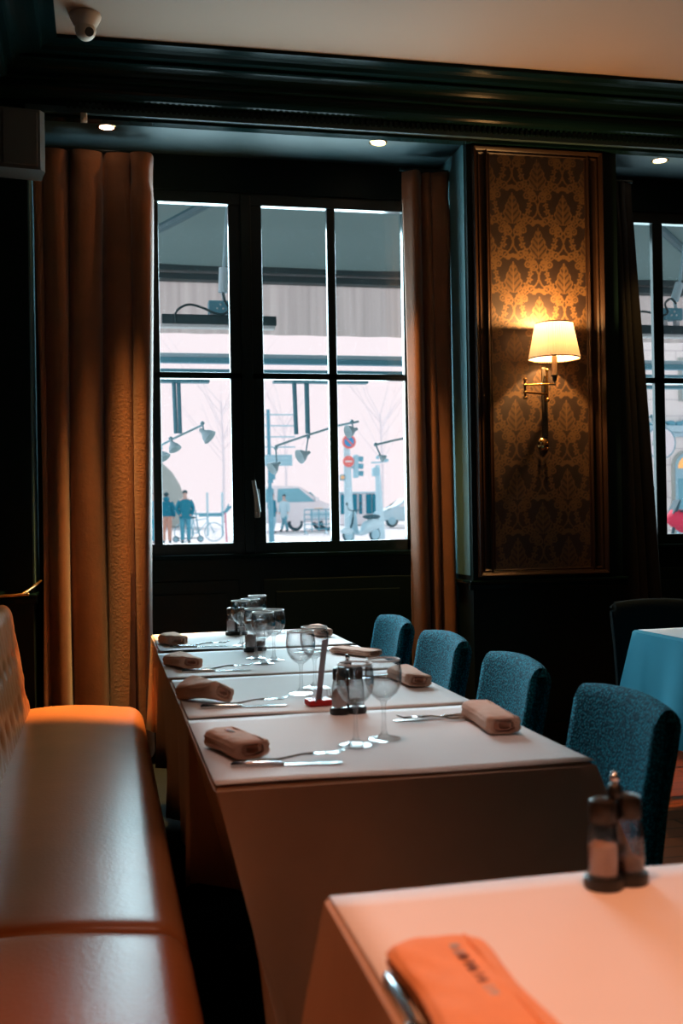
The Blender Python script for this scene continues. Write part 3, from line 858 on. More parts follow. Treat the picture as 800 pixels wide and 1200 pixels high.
scp('shade_rim', bm, M_mould)
zc = P(649, 440, ly).z
bm = nb(); lathe(bm, [(0, zc), (.0135, zc), (.0135, zb+.045), (.012, zb+.05), (0, zb+.05)], (lx, ly, 0), 20); scp('candle_sleeve', bm, mat('ivory_sleeve', (.75, .62, .45), .5, noise=.03))
bm = nb(); lathe(bm, [(0, zb+.05), (.010, zb+.052), (.020, zb+.075), (.022, zb+.09), (.014, zb+.112), (0, zb+.12)], (lx, ly, 0), 20)
scp('light_bulb', bm, mat('bulb_glow', (.9, .7, .4), .5, emit=(1, .62, .28), estr=14))
bm = nb(); lathe(bm, [(0, zc-.055), (.005, zc-.052), (.008, zc-.042), (.004, zc-.036), (.011, zc-.030), (.013, zc-.006), (.020, zc-.003), (.020, zc+.001), (0, zc+.001)], (lx, ly, 0), 20); scp('socket_cup', bm, M_dbrass)
xh, yh = P(615, 455, 5.41).x, 5.41
xr, yr = P(641, 455, 5.50).x, 5.50
zu, zl = P(630, 450, 5.36).z, P(630, 460, 5.42).z
bm = nb(); tube(bm, [(xh, yh, zu+.03), (xh, yh, zl-.03)], .0065, 12); 
for z in (zu+.03, zu, zl, zl-.03): ball(bm, (xh, yh, z), .011, (1, 1, .8))
scp('hinge_post', bm, M_brass)
bm = nb(); tube(bm, [(xh, yh, zu), (lx, ly, zu+.004)], .0058, 12); scp('upper_arm', bm, M_brass)
bm = nb(); tube(bm, [(xh, yh, zl), (xr, yr, zl)], .0058, 12); scp('lower_arm', bm, M_brass)
bm = nb(); tube(bm, [(xr, yr, zl+.13), (xr, yr, zl-.03)], .0065, 12); ball(bm, (xr, yr, zl-.03), .012); ball(bm, (xr, yr, zl+.13), .010)
for z in (zl+.10, zl-.01): tube(bm, [(xr, yr, z), (xr, 5.545, z)], .005, 8)
scp('wall_post', bm, M_brass)
bm = nb(); box2(bm, (xr-.016, 5.530, P(640, 512, 5.54).z), (xr+.016, 5.5445, zl+.15), .005); scp('cord_cover', bm, M_dbrass)
z2 = P(640, 520, 5.53).z
bm = nb(); lathe(bm, [(0, -.012), (.03, -.012), (.034, -.006), (.028, 0), (.012, .006), (0, .008)], n=24)
bmesh.ops.transform(bm, matrix=Matrix.Translation((xr-.01, 5.535, z2)) @ Matrix.Rotation(PI/2, 4, 'X'), verts=bm.verts)
for dx, dz in ((-.02, .01), (.01, .0), (.012, -.028)): ball(bm, (xr-.01+dx, 5.515, z2+dz), .009)
scp('wall_bracket', bm, M_brass)

# ------------------------------------------------------------------ ceiling fittings
M_dl = mat('downlight_glow', (1, .8, .6), .5, emit=(1, .72, .48), estr=9)
gd = 'recessed spotlights in the niche soffit'
d0 = None
for (px, py), lb in (((125, 149), 'round recessed spotlight above the wide brown curtain'), ((443, 167), 'round recessed spotlight above the narrow curtain'), ((773, 188), 'round recessed spotlight over the second window')):
    p = onz(px, py, 3.25)
    if d0 is None:
        d0 = thing('spotlight', lb, 'ceiling light', p, 0, gd)
        bm = nb(); lathe(bm, [(.036, -.001), (.046, -.004), (.050, -.001), (.050, .0)], n=28); obj('trim_ring', bm, M_brass, d0, True)
        bm = nb(); lathe(bm, [(0, -.0005), (.034, -.0005), (.037, -.002)], n=24); obj('lens', bm, M_dl, d0, True)
    else: dup(d0, p, 0, lb)
p = onz(100, 20, 3.5)
t = thing('dome_camera', 'cream dome camera hanging from the ceiling corner', 'camera', (p.x, p.y-.02, 3.5))
bm = nb(); lathe(bm, [(0, 0), (.068, 0), (.070, -.006), (.068, -.014), (.062, -.026), (.052, -.045), (.047, -.055), (0, -.055)], n=32); obj('mount', bm, M_white, t, True, 50)
bm = nb(); ball(bm, (0, 0, -.068), .046, u=24, v=16); b_ = obj('ball', bm, M_white, t, True)
bm = nb(); dv = V((.38, -.75, -.45)).normalized()
tube(bm, [V((0, 0, -.068))+dv*.036, V((0, 0, -.068))+dv*.047], [.022, .019], 20); obj('lens', bm, M_black, b_, True)
t = thing('speaker', 'grey loudspeaker mounted high in the left corner', 'speaker', (-.345, 5.14, 2.838), .18)
bm = nb(); prism(bm, [(-.10, -.07), (.075, -.08), (.10, -.05), (.10, .09), (-.10, .09)], (0, 0, 0), (1, 0, 0), (0, 1, 0), (0, 0, .27)); obj('cabinet', bm, M_grey, t)
bm = nb(); box(bm, (-.012, -.081, .135), (.15, .008, .24), -.057, .003); obj('grille', bm, M_grey, t)
bm = nb(); tube(bm, [(-.02, .09, .16), (-.02, .40, .16)], .015, 10); box(bm, (-.02, .405, .16), (.06, .012, .08)); obj('wall_bracket', bm, M_black, t)
t = thing('motion_sensor', 'tiny beige sensor beside the recessed spotlight over the wide curtain', 'sensor', at(98, 138, 5.47))
bm = nb(); box(bm, (0, 0, 0), (.034, .03, .045), 0, .006); obj('housing', bm, M_white, t)
bm = nb(); ball(bm, (0, -.014, -.008), .010, (1, .5, 1)); obj('lens', bm, M_white, t, True)
# light glint on the left chair rail, modelled as a brass bar
p = at(18, 697, 5.0)
t = thing('rail_glint', 'thin brass bar for the glint on the chair rail above the far bench end', 'rail', (p.x, 5.0, p.z))
bm = nb(); tube(bm, [(-.14, .02, -.01), (.05, 0, .0)], .006, 10); ball(bm, (.052, 0, 0), .008); obj('bar', bm, M_brass, t, True)
bm = nb(); tube(bm, [(.03, 0, .0), (.075, .08, .03), (.08, .55, .03)], .006, 10); obj('bracket', bm, M_brass, t, True)
# ------------------------------------------------------------------ the terrace in front of the windows
bm = nb(); box2(bm, (-3, 6.25, -.1), (9, 9.8, 0)); o = struct('ground_terrace', bm, M_stoneg)
M_armd = mat('awning_arm_paint', (.04, .13, .16), .5, noise=.1)
def awning():
    t = thing('awning', 'grey canvas terrace awning with a pale hanging valance', 'awning', (4.5, 9.45, 0))
    inv = Matrix.Translation(t.location).inverted()
    def add(n, bm, m, s=False, par=t):
        o = obj(n, bm, m, par, s)
        if par is t: o.matrix_parent_inverse = inv
        return o
    X0, X1 = .2, 9.0
    bm = nb(); rows = []
    for j in range(9):
        k = j/8; row = []
        for i in range(45):
            x = X0+(X1-X0)*i/44; y = 6.3+3.1*k
            row.append(bm.verts.new((x, y, 4.15-.232*(y-6.3)-.03*math.sin(PI*k)+.006*math.sin(x*5))))
        rows.append(row)
    for a, b in zip(rows, rows[1:]):
        for i in range(44): bm.faces.new((a[i], a[i+1], b[i+1], b[i]))
    add('canvas', bm, M_awn, True)
    bm = nb(); rows = []
    for j in range(5):
        row = []
        for i in range(177):
            x = X0+(X1-X0)*i/176
            row.append(bm.verts.new((x, 9.5+.012*math.sin(x*17)*(.3+.2*j), 3.33-(3.33-2.868)*j/4)))
        rows.append(row)
    for a, b in zip(rows, rows[1:]):
        for i in range(176): bm.faces.new((a[i], a[i+1], b[i+1], b[i]))
    add('valance', bm, M_val, True)
    bm = nb(); box2(bm, (X0, 9.40, 3.315), (X1, 9.52, 3.372), .01); box2(bm, (X0, 9.38, 3.388), (X1, 9.50, 3.44), .01); add('front_rail', bm, M_darkm)
    bm = nb(); tube(bm, [at(170, 277, 8.62), at(255, 232, 7.8)], .035, 8); add('folding_arm', bm, M_armd, True)
    bm = nb(); tube(bm, [at(762, 258, 7.9), at(806, 297, 8.9)], .035, 8); add('folding_arm', bm, M_armd, True)
awning()
t = thing('terrace_screen', 'pale blue top rails of the terrace wind screen', 'screen', (4.5, 9.6, 0)); inv = Matrix.Translation(t.location).inverted()
for n, z0, z1, m, y in (('upper_rail', 2.672, 2.712, M_sky1, 9.62), ('middle_rail', 2.625, 2.672, M_sky3, 9.6), ('lower_rail', 2.525, 2.572, M_sky3, 9.6)):
    bm = nb(); box2(bm, (.1, y-.04, z0), (9, y+.04, z1), .006); o = obj(n, bm, m, t); o.matrix_parent_inverse = inv
for x in (.12, 3.6, 8.9):
    bm = nb(); box2(bm, (x-.03, 9.57, 0), (x+.03, 9.63, 2.7), .005); o = obj('post', bm, M_sky3, t); o.matrix_parent_inverse = inv

def heater(label, pl, pr, boxpx, sp, cab, g):
    Y = 8.3
    a, b = at(*pl, Y), at(*pr, Y); z0 = 2.716
    t = thing('terrace_heater', label, 'heater', ((a.x+b.x)/2, Y, z0), 0, g); inv = Matrix.Translation(t.location).inverted()
    def add(n, bm, m, s=False, par=t):
        o = obj(n, bm, m, par, s); o.matrix_parent_inverse = inv; return o
    bm = nb(); box2(bm, (a.x, Y-.05, z0+.012), (b.x, Y+.05, z0+.085), .008); box2(bm, (a.x+.22, Y-.054, z0+.012), (a.x+.228, Y-.04, z0+.086)); add('housing', bm, M_darkm)
    bm = nb(); box2(bm, (a.x-.01, Y-.045, z0-.012), (b.x-.01, Y+.045, z0+.014), .006); add('radiant_panel', bm, M_heatw)
    p = at(*boxpx, Y); 
    bm = nb(); box(bm, (p.x, Y, p.z), (.17, .09, .10), 0, .008); add('control_box', bm, M_sky3)
    bm = nb()
    for dx, dz in ((-.02, -.012), (.025, -.012), (.005, .018)): ball(bm, (p.x+dx, Y-.046, p.z+dz), .008)
    add('indicator', bm, M_heatw, True)
    bm = nb(); box2(bm, (p.x-.075, Y-.03, z0+.08), (p.x-.05, Y+.03, p.z-.04)); box2(bm, (p.x+.03, Y-.03, z0+.08), (p.x+.06, Y+.03, p.z-.04)); add('bracket', bm, M_heatw)
    q0, q1 = at(*sp[0], Y), at(*sp[1], Y)
    bm = nb(); tube(bm, [q0, q1], [.036, .036], 12); tube(bm, [q1, V((q1.x+.012, Y, p.z+.05))], .014, 8); add('spotlight', bm, M_sky1, True)
    bm = nb(); tube(bm, [q0, V((q0.x+.03, Y-.1, 4.15-.232*(Y-6.4)))], .012, 8); add('hanging_rod', bm, M_sky2, True)
    bm = nb(); tube(bm, spline([at(x, y, Y-.07) for x, y in cab], 8), .009, 8); add('cable', bm, M_darkm, True)
    return t
heater('dark bar heater hung under the awning in the left panes', (189, 380), (323, 382), (257, 361), ((262, 314), (261, 343)),
       [(205, 378), (206, 366), (214, 359), (224, 357), (238, 361), (252, 367), (262, 368), (268, 362), (263, 352), (261, 343)], 'bar heaters under the awning')
heater('dark bar heater hung under the awning in the second window', (738, 382), (820, 384), (786, 369), ((796, 332), (790, 352)),
       [(742, 378), (744, 368), (752, 365), (765, 367), (775, 370), (782, 366), (779, 356), (786, 350), (792, 356)], 'bar heaters under the awning')

def lamp_head(bm, p, d, s=1.0):
    s *= .72
    d = V(d).normalized(); x, y = frame_of(d)
    pr = [(0, -.05), (.016, -.048), (.02, -.02), (.03, 0), (.055, .03), (.072, .075), (.066, .075), (.0, .03)]
    rs = [[V(p)+(d*z+(x*math.cos(2*PI*i/18)+y*math.sin(2*PI*i/18))*max(r, .0005))*s for i in range(18)] for r, z in pr]
    rings(bm, rs, True, True, True)
def lamp_bar(label, Y, poles, line, heads, g, plate):
    a = at(*line[0], Y)
    t = thing('terrace_lamp', label, 'lamp', a, 0, g); inv = Matrix.Translation(a).inverted()
    def add(n, bm, m, s=False):
        o = obj(n, bm, m, t, s); o.matrix_parent_inverse = inv; return o
    for (x0, x1, yt, yb, w) in poles:
        bm = nb(); p, q = at(x0, yt, Y), at(x1, yb, Y); tube(bm, [p, q], w, 8); add('hanging_pole', bm, M_sky3, True)
    bm = nb(); tube(bm, [at(x, y, Y) for x, y in line], .010, 8); add('bar', bm, M_sky1, True)
    if plate:
        bm = nb(); p, q = at(*plate[0], Y), at(*plate[1], Y); box2(bm, (p.x, Y-.05, q.z), (q.x, Y+.05, p.z), .004); add('top_plate', bm, M_sky3)
    for (hx, hy, jx, jy, d, s) in heads:
        bm = nb(); p = at(hx, hy, Y-.05); lamp_head(bm, p, d, s); add('lamp_head', bm, M_sky1, True)
        bm = nb(); tube(bm, [at(jx, jy, Y), p], .007, 6); ball(bm, at(jx, jy, Y), .018); add('joint', bm, M_sky2, True)
    return t
gl = 'lamps hung from the terrace roof'
lamp_bar('pale gooseneck lamps on a slanting bar in the left pane, below the heater', 9.0, [(203.5, 206, 446, 508, .017), (209, 211, 446, 508, .017)], [(186, 523), (205, 513), (237, 498)],
         [(239, 507, 237, 496, (.5, -.25, -.45), 1.25), (202, 520, 200, 514, (.3, -.3, -.7), 1.05), (189, 531, 188, 525, (.4, -.3, -.6), 1.0)], gl, ((187, 445), (245, 449)))
lamp_bar('pale gooseneck lamps on a slanting bar in the right-hand door panes', 9.0, [(344.5, 347, 446, 509, .019), (359, 360.5, 446, 508, .021)], [(322, 523), (357, 511), (395, 499), (420, 494)],
         [(358, 532, 361, 512, (-.8, -.3, -.35), 1.2), (324, 545, 323, 525, (-.7, -.3, -.5), 1.1), (414, 504, 412, 494, (-.8, -.3, -.25), 1.1)], gl, ((320, 446), (430, 450)))
lamp_bar('pale lamp arm at the right edge of the door panes, by the narrow curtain', 9.0, [(489, 489, 446, 512, .015)], [(441, 521), (462, 516), (486, 511)],
         [(446, 535, 440, 521, (.6, -.3, -.5), .7)], gl, None)
lamp_bar('pale lamp arm seen low in the second window', 9.0, [(754, 755.5, 457, 483, .03)], [(744, 490), (756, 489), (770, 488)], [(748, 491, 747, 489, (-.4, -.3, -.6), .6), (764, 491, 763, 488, (.4, -.3, -.6), .6)], gl, ((742, 452), (800, 456)))

# ------------------------------------------------------------------ the street
bm = nb(); vsx = [(-60, 9.8, -.02), (120, 9.8, -.02), (120, 140, street_z(140)), (-60, 140, street_z(140))]
f = [bm.verts.new(v) for v in vsx]+[bm.verts.new((v[0], v[1], v[2]-.3)) for v in vsx]
for q in ((0, 1, 2, 3), (7, 6, 5, 4), (0, 4, 5, 1), (1, 5, 6, 2), (2, 6, 7, 3), (3, 7, 4, 0)): bm.faces.new([f[i] for i in q])
struct('ground_street', bm, M_street)

def ppart(t, n, bm, m, s=True, par=None): return obj(n, bm, m, par or t, s)
def person(label, px, Y, h, rz, coat, pants, hair, coatlen=.52, stride=.06, hands='pocket', hood=False, puffy=1.0):
    """standing figure; skin-surface body with a coat, trousers, shoes and hair over it"""
    p = stand(px, Y); s = h/1.75
    t = thing('person', label, 'person', p, rz)
    J = [(0, 0, .95), (0, .01, 1.15), (0, .0, 1.36), (0, 0, 1.47), (0, -.015, 1.56), (0, -.02, 1.66), (0, -.01, 1.73)]
    Rr = [.115, .105, .12, .055, .06, .075, .05]
    E = [(0, 1), (1, 2), (2, 3), (3, 4), (4, 5), (5, 6)]
    for sx in (-1, 1):
        k = len(J); J += [(sx*.09, 0, .90), (sx*.10, -stride*sx*.5, .50), (sx*.105, stride*sx*.6, .10), (sx*.11, stride*sx*.6-.02, .04), (sx*.12, stride*sx*.6-.15, .03)]
        Rr += [.085, .06, .042, .045, .032]; E += [(0, k), (k, k+1), (k+1, k+2), (k+2, k+3), (k+3, k+4)]
        k = len(J)
        if hands == 'pocket': arm = [(sx*.18, 0, 1.40), (sx*.25, .05, 1.13), (sx*.17, -.10, .93), (sx*.14, -.12, .90)]
        else: arm = [(sx*.18, 0, 1.40), (sx*.24, .02, 1.13), (sx*.25, -.05, .90), (sx*.25, -.06, .82)]
        J += arm; Rr += [.06, .045, .035, .03]; E += [(2, k), (k, k+1), (k+1, k+2), (k+2, k+3)]
    me = bpy.data.meshes.new('body'); me.from_pydata([V(j)*s for j in J], E, [])
    o = bpy.data.objects.new('body', me); C.objects.link(o); o.parent = t; me.materials.append(M_skin)
    md = o.modifiers.new('skin', 'SKIN'); 
    if not me.skin_vertices: 
        bpy.context.view_layer.objects.active = o; 
    sv = me.skin_vertices[0].data if me.skin_vertices else None
    if sv:
        for i, r in enumerate(Rr): sv[i].radius = (r*s, r*s)
        sv[0].use_root = True
    sd = o.modifiers.new('smooth', 'SUBSURF'); sd.levels = sd.render_levels = 1
    # face and hands
    bm = nb(); 
    for sx in (-1, 1):
        ball(bm, V((sx*.028, -.088, 1.652))*s, .009*s, u=8, v=6); ball(bm, V((sx*.078, -.01, 1.64))*s, .018*s, (.4, .8, 1.2), 8, 6)
    ball(bm, V((0, -.102, 1.625))*s, .014*s, (.7, 1, 1.3), 8, 6)
    ppart(t, 'face', bm, M_skin)
    bm = nb(); ball(bm, V((0, .012, 1.685))*s, .088*s, (1, 1.05, .85)); ppart(t, 'hair', bm, hair)
    # coat: torso shell and two sleeves
    bm = nb(); zb = 1.42-coatlen
    pr = [(.060, 1.475), (.085, 1.455), (.165, 1.425), (.20, 1.36), (.195, 1.22), (.19*puffy, 1.08), (.20*puffy, zb+.06), (.205*puffy, zb), (.17, zb+.01)]
    rs = [[V((r*math.cos(2*PI*i/20), r*.66*math.sin(2*PI*i/20), z))*s for i in range(20)] for r, z in pr]; rings(bm, rs, True, True, True)
    for sx in (-1, 1):
        if hands == 'pocket': a = [(sx*.16, 0, 1.40), (sx*.23, .03, 1.27), (sx*.27, .05, 1.13), (sx*.22, -.04, 1.0), (sx*.17, -.10, .94)]
        else: a = [(sx*.16, 0, 1.40), (sx*.22, .02, 1.27), (sx*.25, .02, 1.13), (sx*.26, -.04, .92)]
        tube(bm, [V(q)*s for q in a], [x*s for x in ([.075, .075, .066, .06, .055][:len(a)])], 10)
    if hood: ball(bm, V((0, .07, 1.52))*s, .10*s, (1.1, .8, .9), 12, 8)
    ppart(t, 'coat', bm, coat)
    bm = nb()
    for sx in (-1, 1):
        tube(bm, [V(q)*s for q in ((sx*.085, 0, .98), (sx*.092, 0, .80), (sx*.10, -stride*sx*.5, .50), (sx*.105, stride*sx*.6, .10))], [.105*s, .098*s, .075*s, .062*s], 12)
    ppart(t, 'trousers', bm, pants)
    for sx in (-1, 1):
        bm = nb(); y = stride*sx*.6
        ball(bm, V((sx*.112, y-.05, .045))*s, .10*s, (.48, 1.25, .48), 12, 8); ppart(t, 'shoe', bm, M_tyre)
    return t
person('man in a long teal coat and blue trousers standing with hands in his pockets', 217, 37.0, 1.78, 0, M_teal, M_denim, M_hair, .62, .04)
person('person in a teal puffer jacket and salmon trousers seen from behind', 195, 37.5, 1.72, PI, M_teal, M_salmon, M_hair, .50, .10, 'down', True, 1.1)
person('person in a blue jacket and cyan trousers half hidden by the brown curtain', 177, 37.0, 1.74, .4, M_sky3, M_cyan, M_hair, .55, .08, 'down')
person('woman in a long pale blue coat walking beside the white van', 333, 48.0, 1.66, -.8, M_sky1, M_sky3, M_hair, .78, .14, 'down')
person('person in a dark teal coat behind the tall signpost', 319, 46.0, 1.72, .9, M_teal, M_sky2, M_hair, .7, .08, 'down')

def wheel(t, c, r, w, m=M_tyre, hub=M_vanw, spokes=0, th=None):
    bm = nb(); th = th or r*.28
    pts = [(c[0]+(r-th/2)*math.cos(2*PI*i/32), c[1], c[2]+(r-th/2)*math.sin(2*PI*i/32)) for i in range(33)]
    tube(bm, pts, th/2, 8, False); o = obj('wheel', bm, m, t, True)
    bm = nb()
    if spokes:
        for k in range(spokes):
            a = 2*PI*k/spokes; tube(bm, [c, (c[0]+(r-th)*math.cos(a), c[1], c[2]+(r-th)*math.sin(a))], .0035, 4)
        ball(bm, c, .03, (1, 1.6, 1), 10, 6)
    else: tube(bm, [(c[0], c[1]-w/2, c[2]), (c[0], c[1]+w/2, c[2])], r-th*.9, 20)
    obj('wheel_hub', bm, hub, o, True); return o
# bicycle parked in the bike stand
p = stand(236, 38.0); t = thing('bicycle', 'pale bicycle with a thin front wheel parked right of the teal-coated man', 'bicycle', p)
wheel(t, (.42, 0, .335), .335, .03, M_sky3, M_sky2, 14, .03); wheel(t, (-.62, 0, .335), .335, .03, M_sky3, M_sky2, 14, .03)
bm = nb()
for a, b in (((-.62, 0, .335), (-.15, 0, .30)), ((-.15, 0, .30), (-.30, 0, .78)), ((-.62, 0, .335), (-.27, 0, .70)), ((-.15, 0, .30), (.22, 0, .74)), ((-.29, 0, .74), (.20, 0, .80)), ((.24, 0, .68), (.19, 0, .92)), ((.24, 0, .68), (.42, 0, .335))): tube(bm, [a, b], .016, 8)
obj('frame', bm, M_sky2, t, True)
bm = nb(); tube(bm, [(.10, -.24, .97), (.19, -.1, .94), (.19, .1, .94), (.10, .24, .97)], .014, 8); obj('handlebar', bm, M_sky3, t, True)
bm = nb(); ball(bm, (-.31, 0, .84), .10, (1.3, .7, .35)); obj('saddle', bm, M_tyre, t, True)
# kick scooter
p = stand(222, 37.8); t = thing('kick_scooter', 'kick scooter standing behind the teal-coated man', 'scooter', p)
wheel(t, (.36, 0, .11), .11, .04, M_tyre, M_sky2); wheel(t, (-.48, 0, .11), .11, .04, M_tyre, M_sky2)
bm = nb(); box2(bm, (-.42, -.08, .12), (.26, .08, .155), .01); obj('deck', bm, M_tyre, t)
bm = nb(); tube(bm, [(.36, 0, .12), (.30, 0, .35), (.20, 0, 1.08)], .022, 8); tube(bm, [(.20, -.22, 1.08), (.20, .22, 1.08)], .016, 8); obj('steering_stem', bm, M_sky3, t, True)
# pink post with a dark top, low rail
p = stand(265, 37.0); t = thing('street_post', 'thin pink post with a dark top at the right of the left pane', 'post', p)
bm = nb(); tube(bm, [(0, 0, 0), (-.03, 0, 1.05)], .03, 10); obj('shaft', bm, M_pink, t, True)
bm = nb(); prism(bm, [(-.22, 1.02), (-.06, 1.06), (.02, 1.20), (.08, 1.32), (.10, 1.22), (.28, 1.25), (.12, 1.12), (.02, 1.0)], (0, -.03, 0), (1, 0, 0), (0, 0, 1), (0, .06, 0)); obj('top', bm, M_sky3, t)
p = stand(243, 44.0); t = thing('street_railing', 'low railing with a pale board behind the bicycle', 'railing', p)
bm = nb(); box2(bm, (-.7, -.03, .86), (.7, .03, .93)); box2(bm, (-.35, -.04, .78), (.6, .04, .88), .01); obj('rail', bm, M_sky3, t)
for x in (-.6, .0, .6):
    bm = nb(); tube(bm, [(x, 0, 0), (x, 0, .9 if x < -.1 else 1.75)], .045, 8); obj('post', bm, M_sky1, t, True)
# grey green stone dome at the left
bm = nb(); p = stand(165, 62.0)
pr = [(2.55, 0), (2.55, .9), (2.45, 1.5), (2.2, 2.3), (1.8, 3.0), (1.2, 3.6), (.5, 3.95), (0, 4.0)]
lathe(bm, pr, (0, 0, 0), 40, True); o = obj('stone_dome', bm, M_stoneg, None, True); o.location = p; tag(o, 'grey green stone dome behind the people in the left pane', 'monument')
# direction signpost
p = stand(318, 30.0); t = thing('signpost', 'tall blue signpost with thin finger boards and a grey blue direction board', 'signpost', p)
def zz(py, Y): return at(318, py, Y).z-p.z
bm = nb(); tube(bm, [(0, 0, 0), (-.03, 0, zz(572, 30))], .075, 12); tube(bm, [(-.03, 0, zz(572, 30)), (-.05, 0, zz(480, 30))], .05, 12); obj('pole', bm, M_pole, t, True)
for k, py in enumerate((486, 499, 512, 524)):
    bm = nb(); z = zz(py, 30); box(bm, (.22, -.02, z), (.95, .03, .035), 0, .004); obj('finger_board', bm, M_sky2, t)
bm = nb(); box2(bm, (-.32, -.06, zz(546, 30)), (.60, -.02, zz(533, 30)), .015); o = obj('direction_board', bm, M_sky2, t)
bm = nb()
for j, row in enumerate(((-.05, .45), (.05, .40))):
    x = row[0]
    while x < row[1]: box(bm, (x, -.063, zz(537+5*j, 30)), (.025, .006, .045)); x += .045
obj('lettering', bm, M_sky1, o)
bm = nb(); box2(bm, (-.09, -.08, zz(566, 30)), (.05, .06, zz(562, 30)), .01); box2(bm, (.0, -.03, zz(562, 30)), (.12, .03, zz(549, 30)), .01); obj('collar', bm, M_pole, t)
# traffic light with two round signs
Y = 36.0; p = stand(409, Y); t = thing('traffic_light', 'traffic light pole carrying a no-parking sign and a no-entry sign', 'traffic light', p)
Zt = lambda py: at(409, py, Y).z-p.z
bm = nb(); tube(bm, [(.0, 0, 0), (-.05, 0, Zt(512))], [.17, .10], 14); obj('pole', bm, M_sky1, t, True)
def disc(name, par, m, x, y, z, r, d=.03, n=32):
    bm = nb(); tube(bm, [(x, y, z), (x, y-d, z)], r, n); return obj(name, bm, m, par)
s = disc('no_parking_sign', t, M_signred, 0, -.14, Zt(518), .235)
disc('blue_centre', s, M_signblu, 0, -.165, Zt(518), .165, .02)
bm = nb(); box(bm, (0, -.192, Zt(518)), (.34, .012, .05), M=None); 
bmesh.ops.transform(bm, matrix=Matrix.Translation((0, 0, Zt(518))) @ Matrix.Rotation(PI/4, 4, 'Y') @ Matrix.Translation((0, 0, -Zt(518))), verts=bm.verts); obj('slash', bm, M_signred, s)
s = disc('no_entry_sign', t, M_signred, -.03, -.14, Zt(541), .19)
bm = nb(); box(bm, (-.03, -.178, Zt(541)), (.24, .012, .055)); obj('white_bar', bm, M_signwh, s)
bm = nb(); box2(bm, (.17, -.12, Zt(560)), (.33, .12, Zt(533)), .03); box2(bm, (0, -.03, Zt(549)), (.18, .03, Zt(546))); s = obj('signal_head', bm, M_sky2, t)
for py in (537.5, 546, 554.5):
    bm = nb(); tube(bm, [(.32, 0, Zt(py)), (.50, 0, Zt(py)-.02)], [.085, .095], 14); obj('signal_hood', bm, M_sky3, s, True)
bm = nb(); box2(bm, (-.30, -.09, Zt(563)), (-.13, .09, Zt(556)), .03); box2(bm, (-.14, -.02, Zt(560)), (-.05, .02, Zt(559))); s = obj('pedestrian_signal', bm, M_sky3, t)
bm = nb(); tube(bm, [(-.23, -.09, Zt(559.5)), (-.23, -.11, Zt(559.5))], .07, 14); obj('amber_lens', bm, mat('amber_lens', (.85, .5, .25), .5, noise=.03), s)
# street lamp pole with a grey box
Y = 37.0; p = stand(444, Y); t = thing('street_lamp', 'slim pale lamp post with a grey box, right of the traffic light', 'street lamp', p)
Zt = lambda py: at(444, py, Y).z-p.z
bm = nb(); tube(bm, [(.05, 0, 0), (-.03, 0, Zt(545))], [.16, .085], 12); obj('pole', bm, M_sky1, t, True)
bm = nb(); box2(bm, (-.22, -.12, Zt(558)), (.02, .12, Zt(548)), .03); obj('grey_box', bm, M_sky2, t)
bm = nb(); tube(bm, [(-.25, 0, Zt(542)), (.05, 0, Zt(542)), (.2, 0, Zt(540))], .03, 8); ball(bm, (.24, 0, Zt(539.5)), .12, (1.2, 1, .6)); ball(bm, (-.02, 0, Zt(536)), .07); obj('lamp_head', bm, M_sky2, t, True)
# motor scooter
p = stand(424, 35.0); t = thing('motor_scooter', 'pale blue motor scooter parked at the foot of the traffic light', 'scooter', p, PI+.5)
wheel(t, (.62, 0, .24), .24, .1, M_tyre, M_sky2); wheel(t, (-.55, 0, .24), .24, .1, M_tyre, M_sky2)
bm = nb(); rings(bm, [[V((x, w*math.cos(a), z+h_*math.sin(a))) for a in [2*PI*i/14 for i in range(14)]] for x, w, z, h_ in ((-.85, .05, .58, .05), (-.7, .16, .60, .16), (-.4, .20, .56, .24), (-.1, .16, .44, .22), (.05, .13, .30, .10), (.30, .15, .28, .05))]); obj('body', bm, M_sky1, t, True)
bm = nb(); rings(bm, [[V((x, w*math.cos(a), z+h_*math.sin(a))) for a in [2*PI*i/14 for i in range(14)]] for x, w, z, h_ in ((.28, .16, .28, .05), (.38, .20, .55, .08), (.40, .19, .80, .07), (.36, .10, 1.0, .05))]); obj('leg_shield', bm, M_sky2, t, True)
bm = nb(); ball(bm, (-.42, 0, .82), .3, (1.25, .5, .28)); obj('seat', bm, M_tyre, t, True)
bm = nb(); tube(bm, [(.62, 0, .24), (.45, 0, .6), (.34, 0, 1.02)], .035, 8); tube(bm, [(.28, -.32, 1.06), (.36, -.1, 1.03), (.36, .1, 1.03), (.28, .32, 1.06)], .02, 8)
for s in (-1, 1): tube(bm, [(.34, s*.25, 1.05), (.36, s*.33, 1.22)], .012, 6); ball(bm, (.36, s*.34, 1.26), .06, (.3, 1, .8), 8, 6)
obj('handlebar', bm, M_tyre, t, True)
bm = nb(); ball(bm, (.66, 0, .36), .26, (1, .35, .5)); obj('mudguard', bm, M_sky1, t, True)
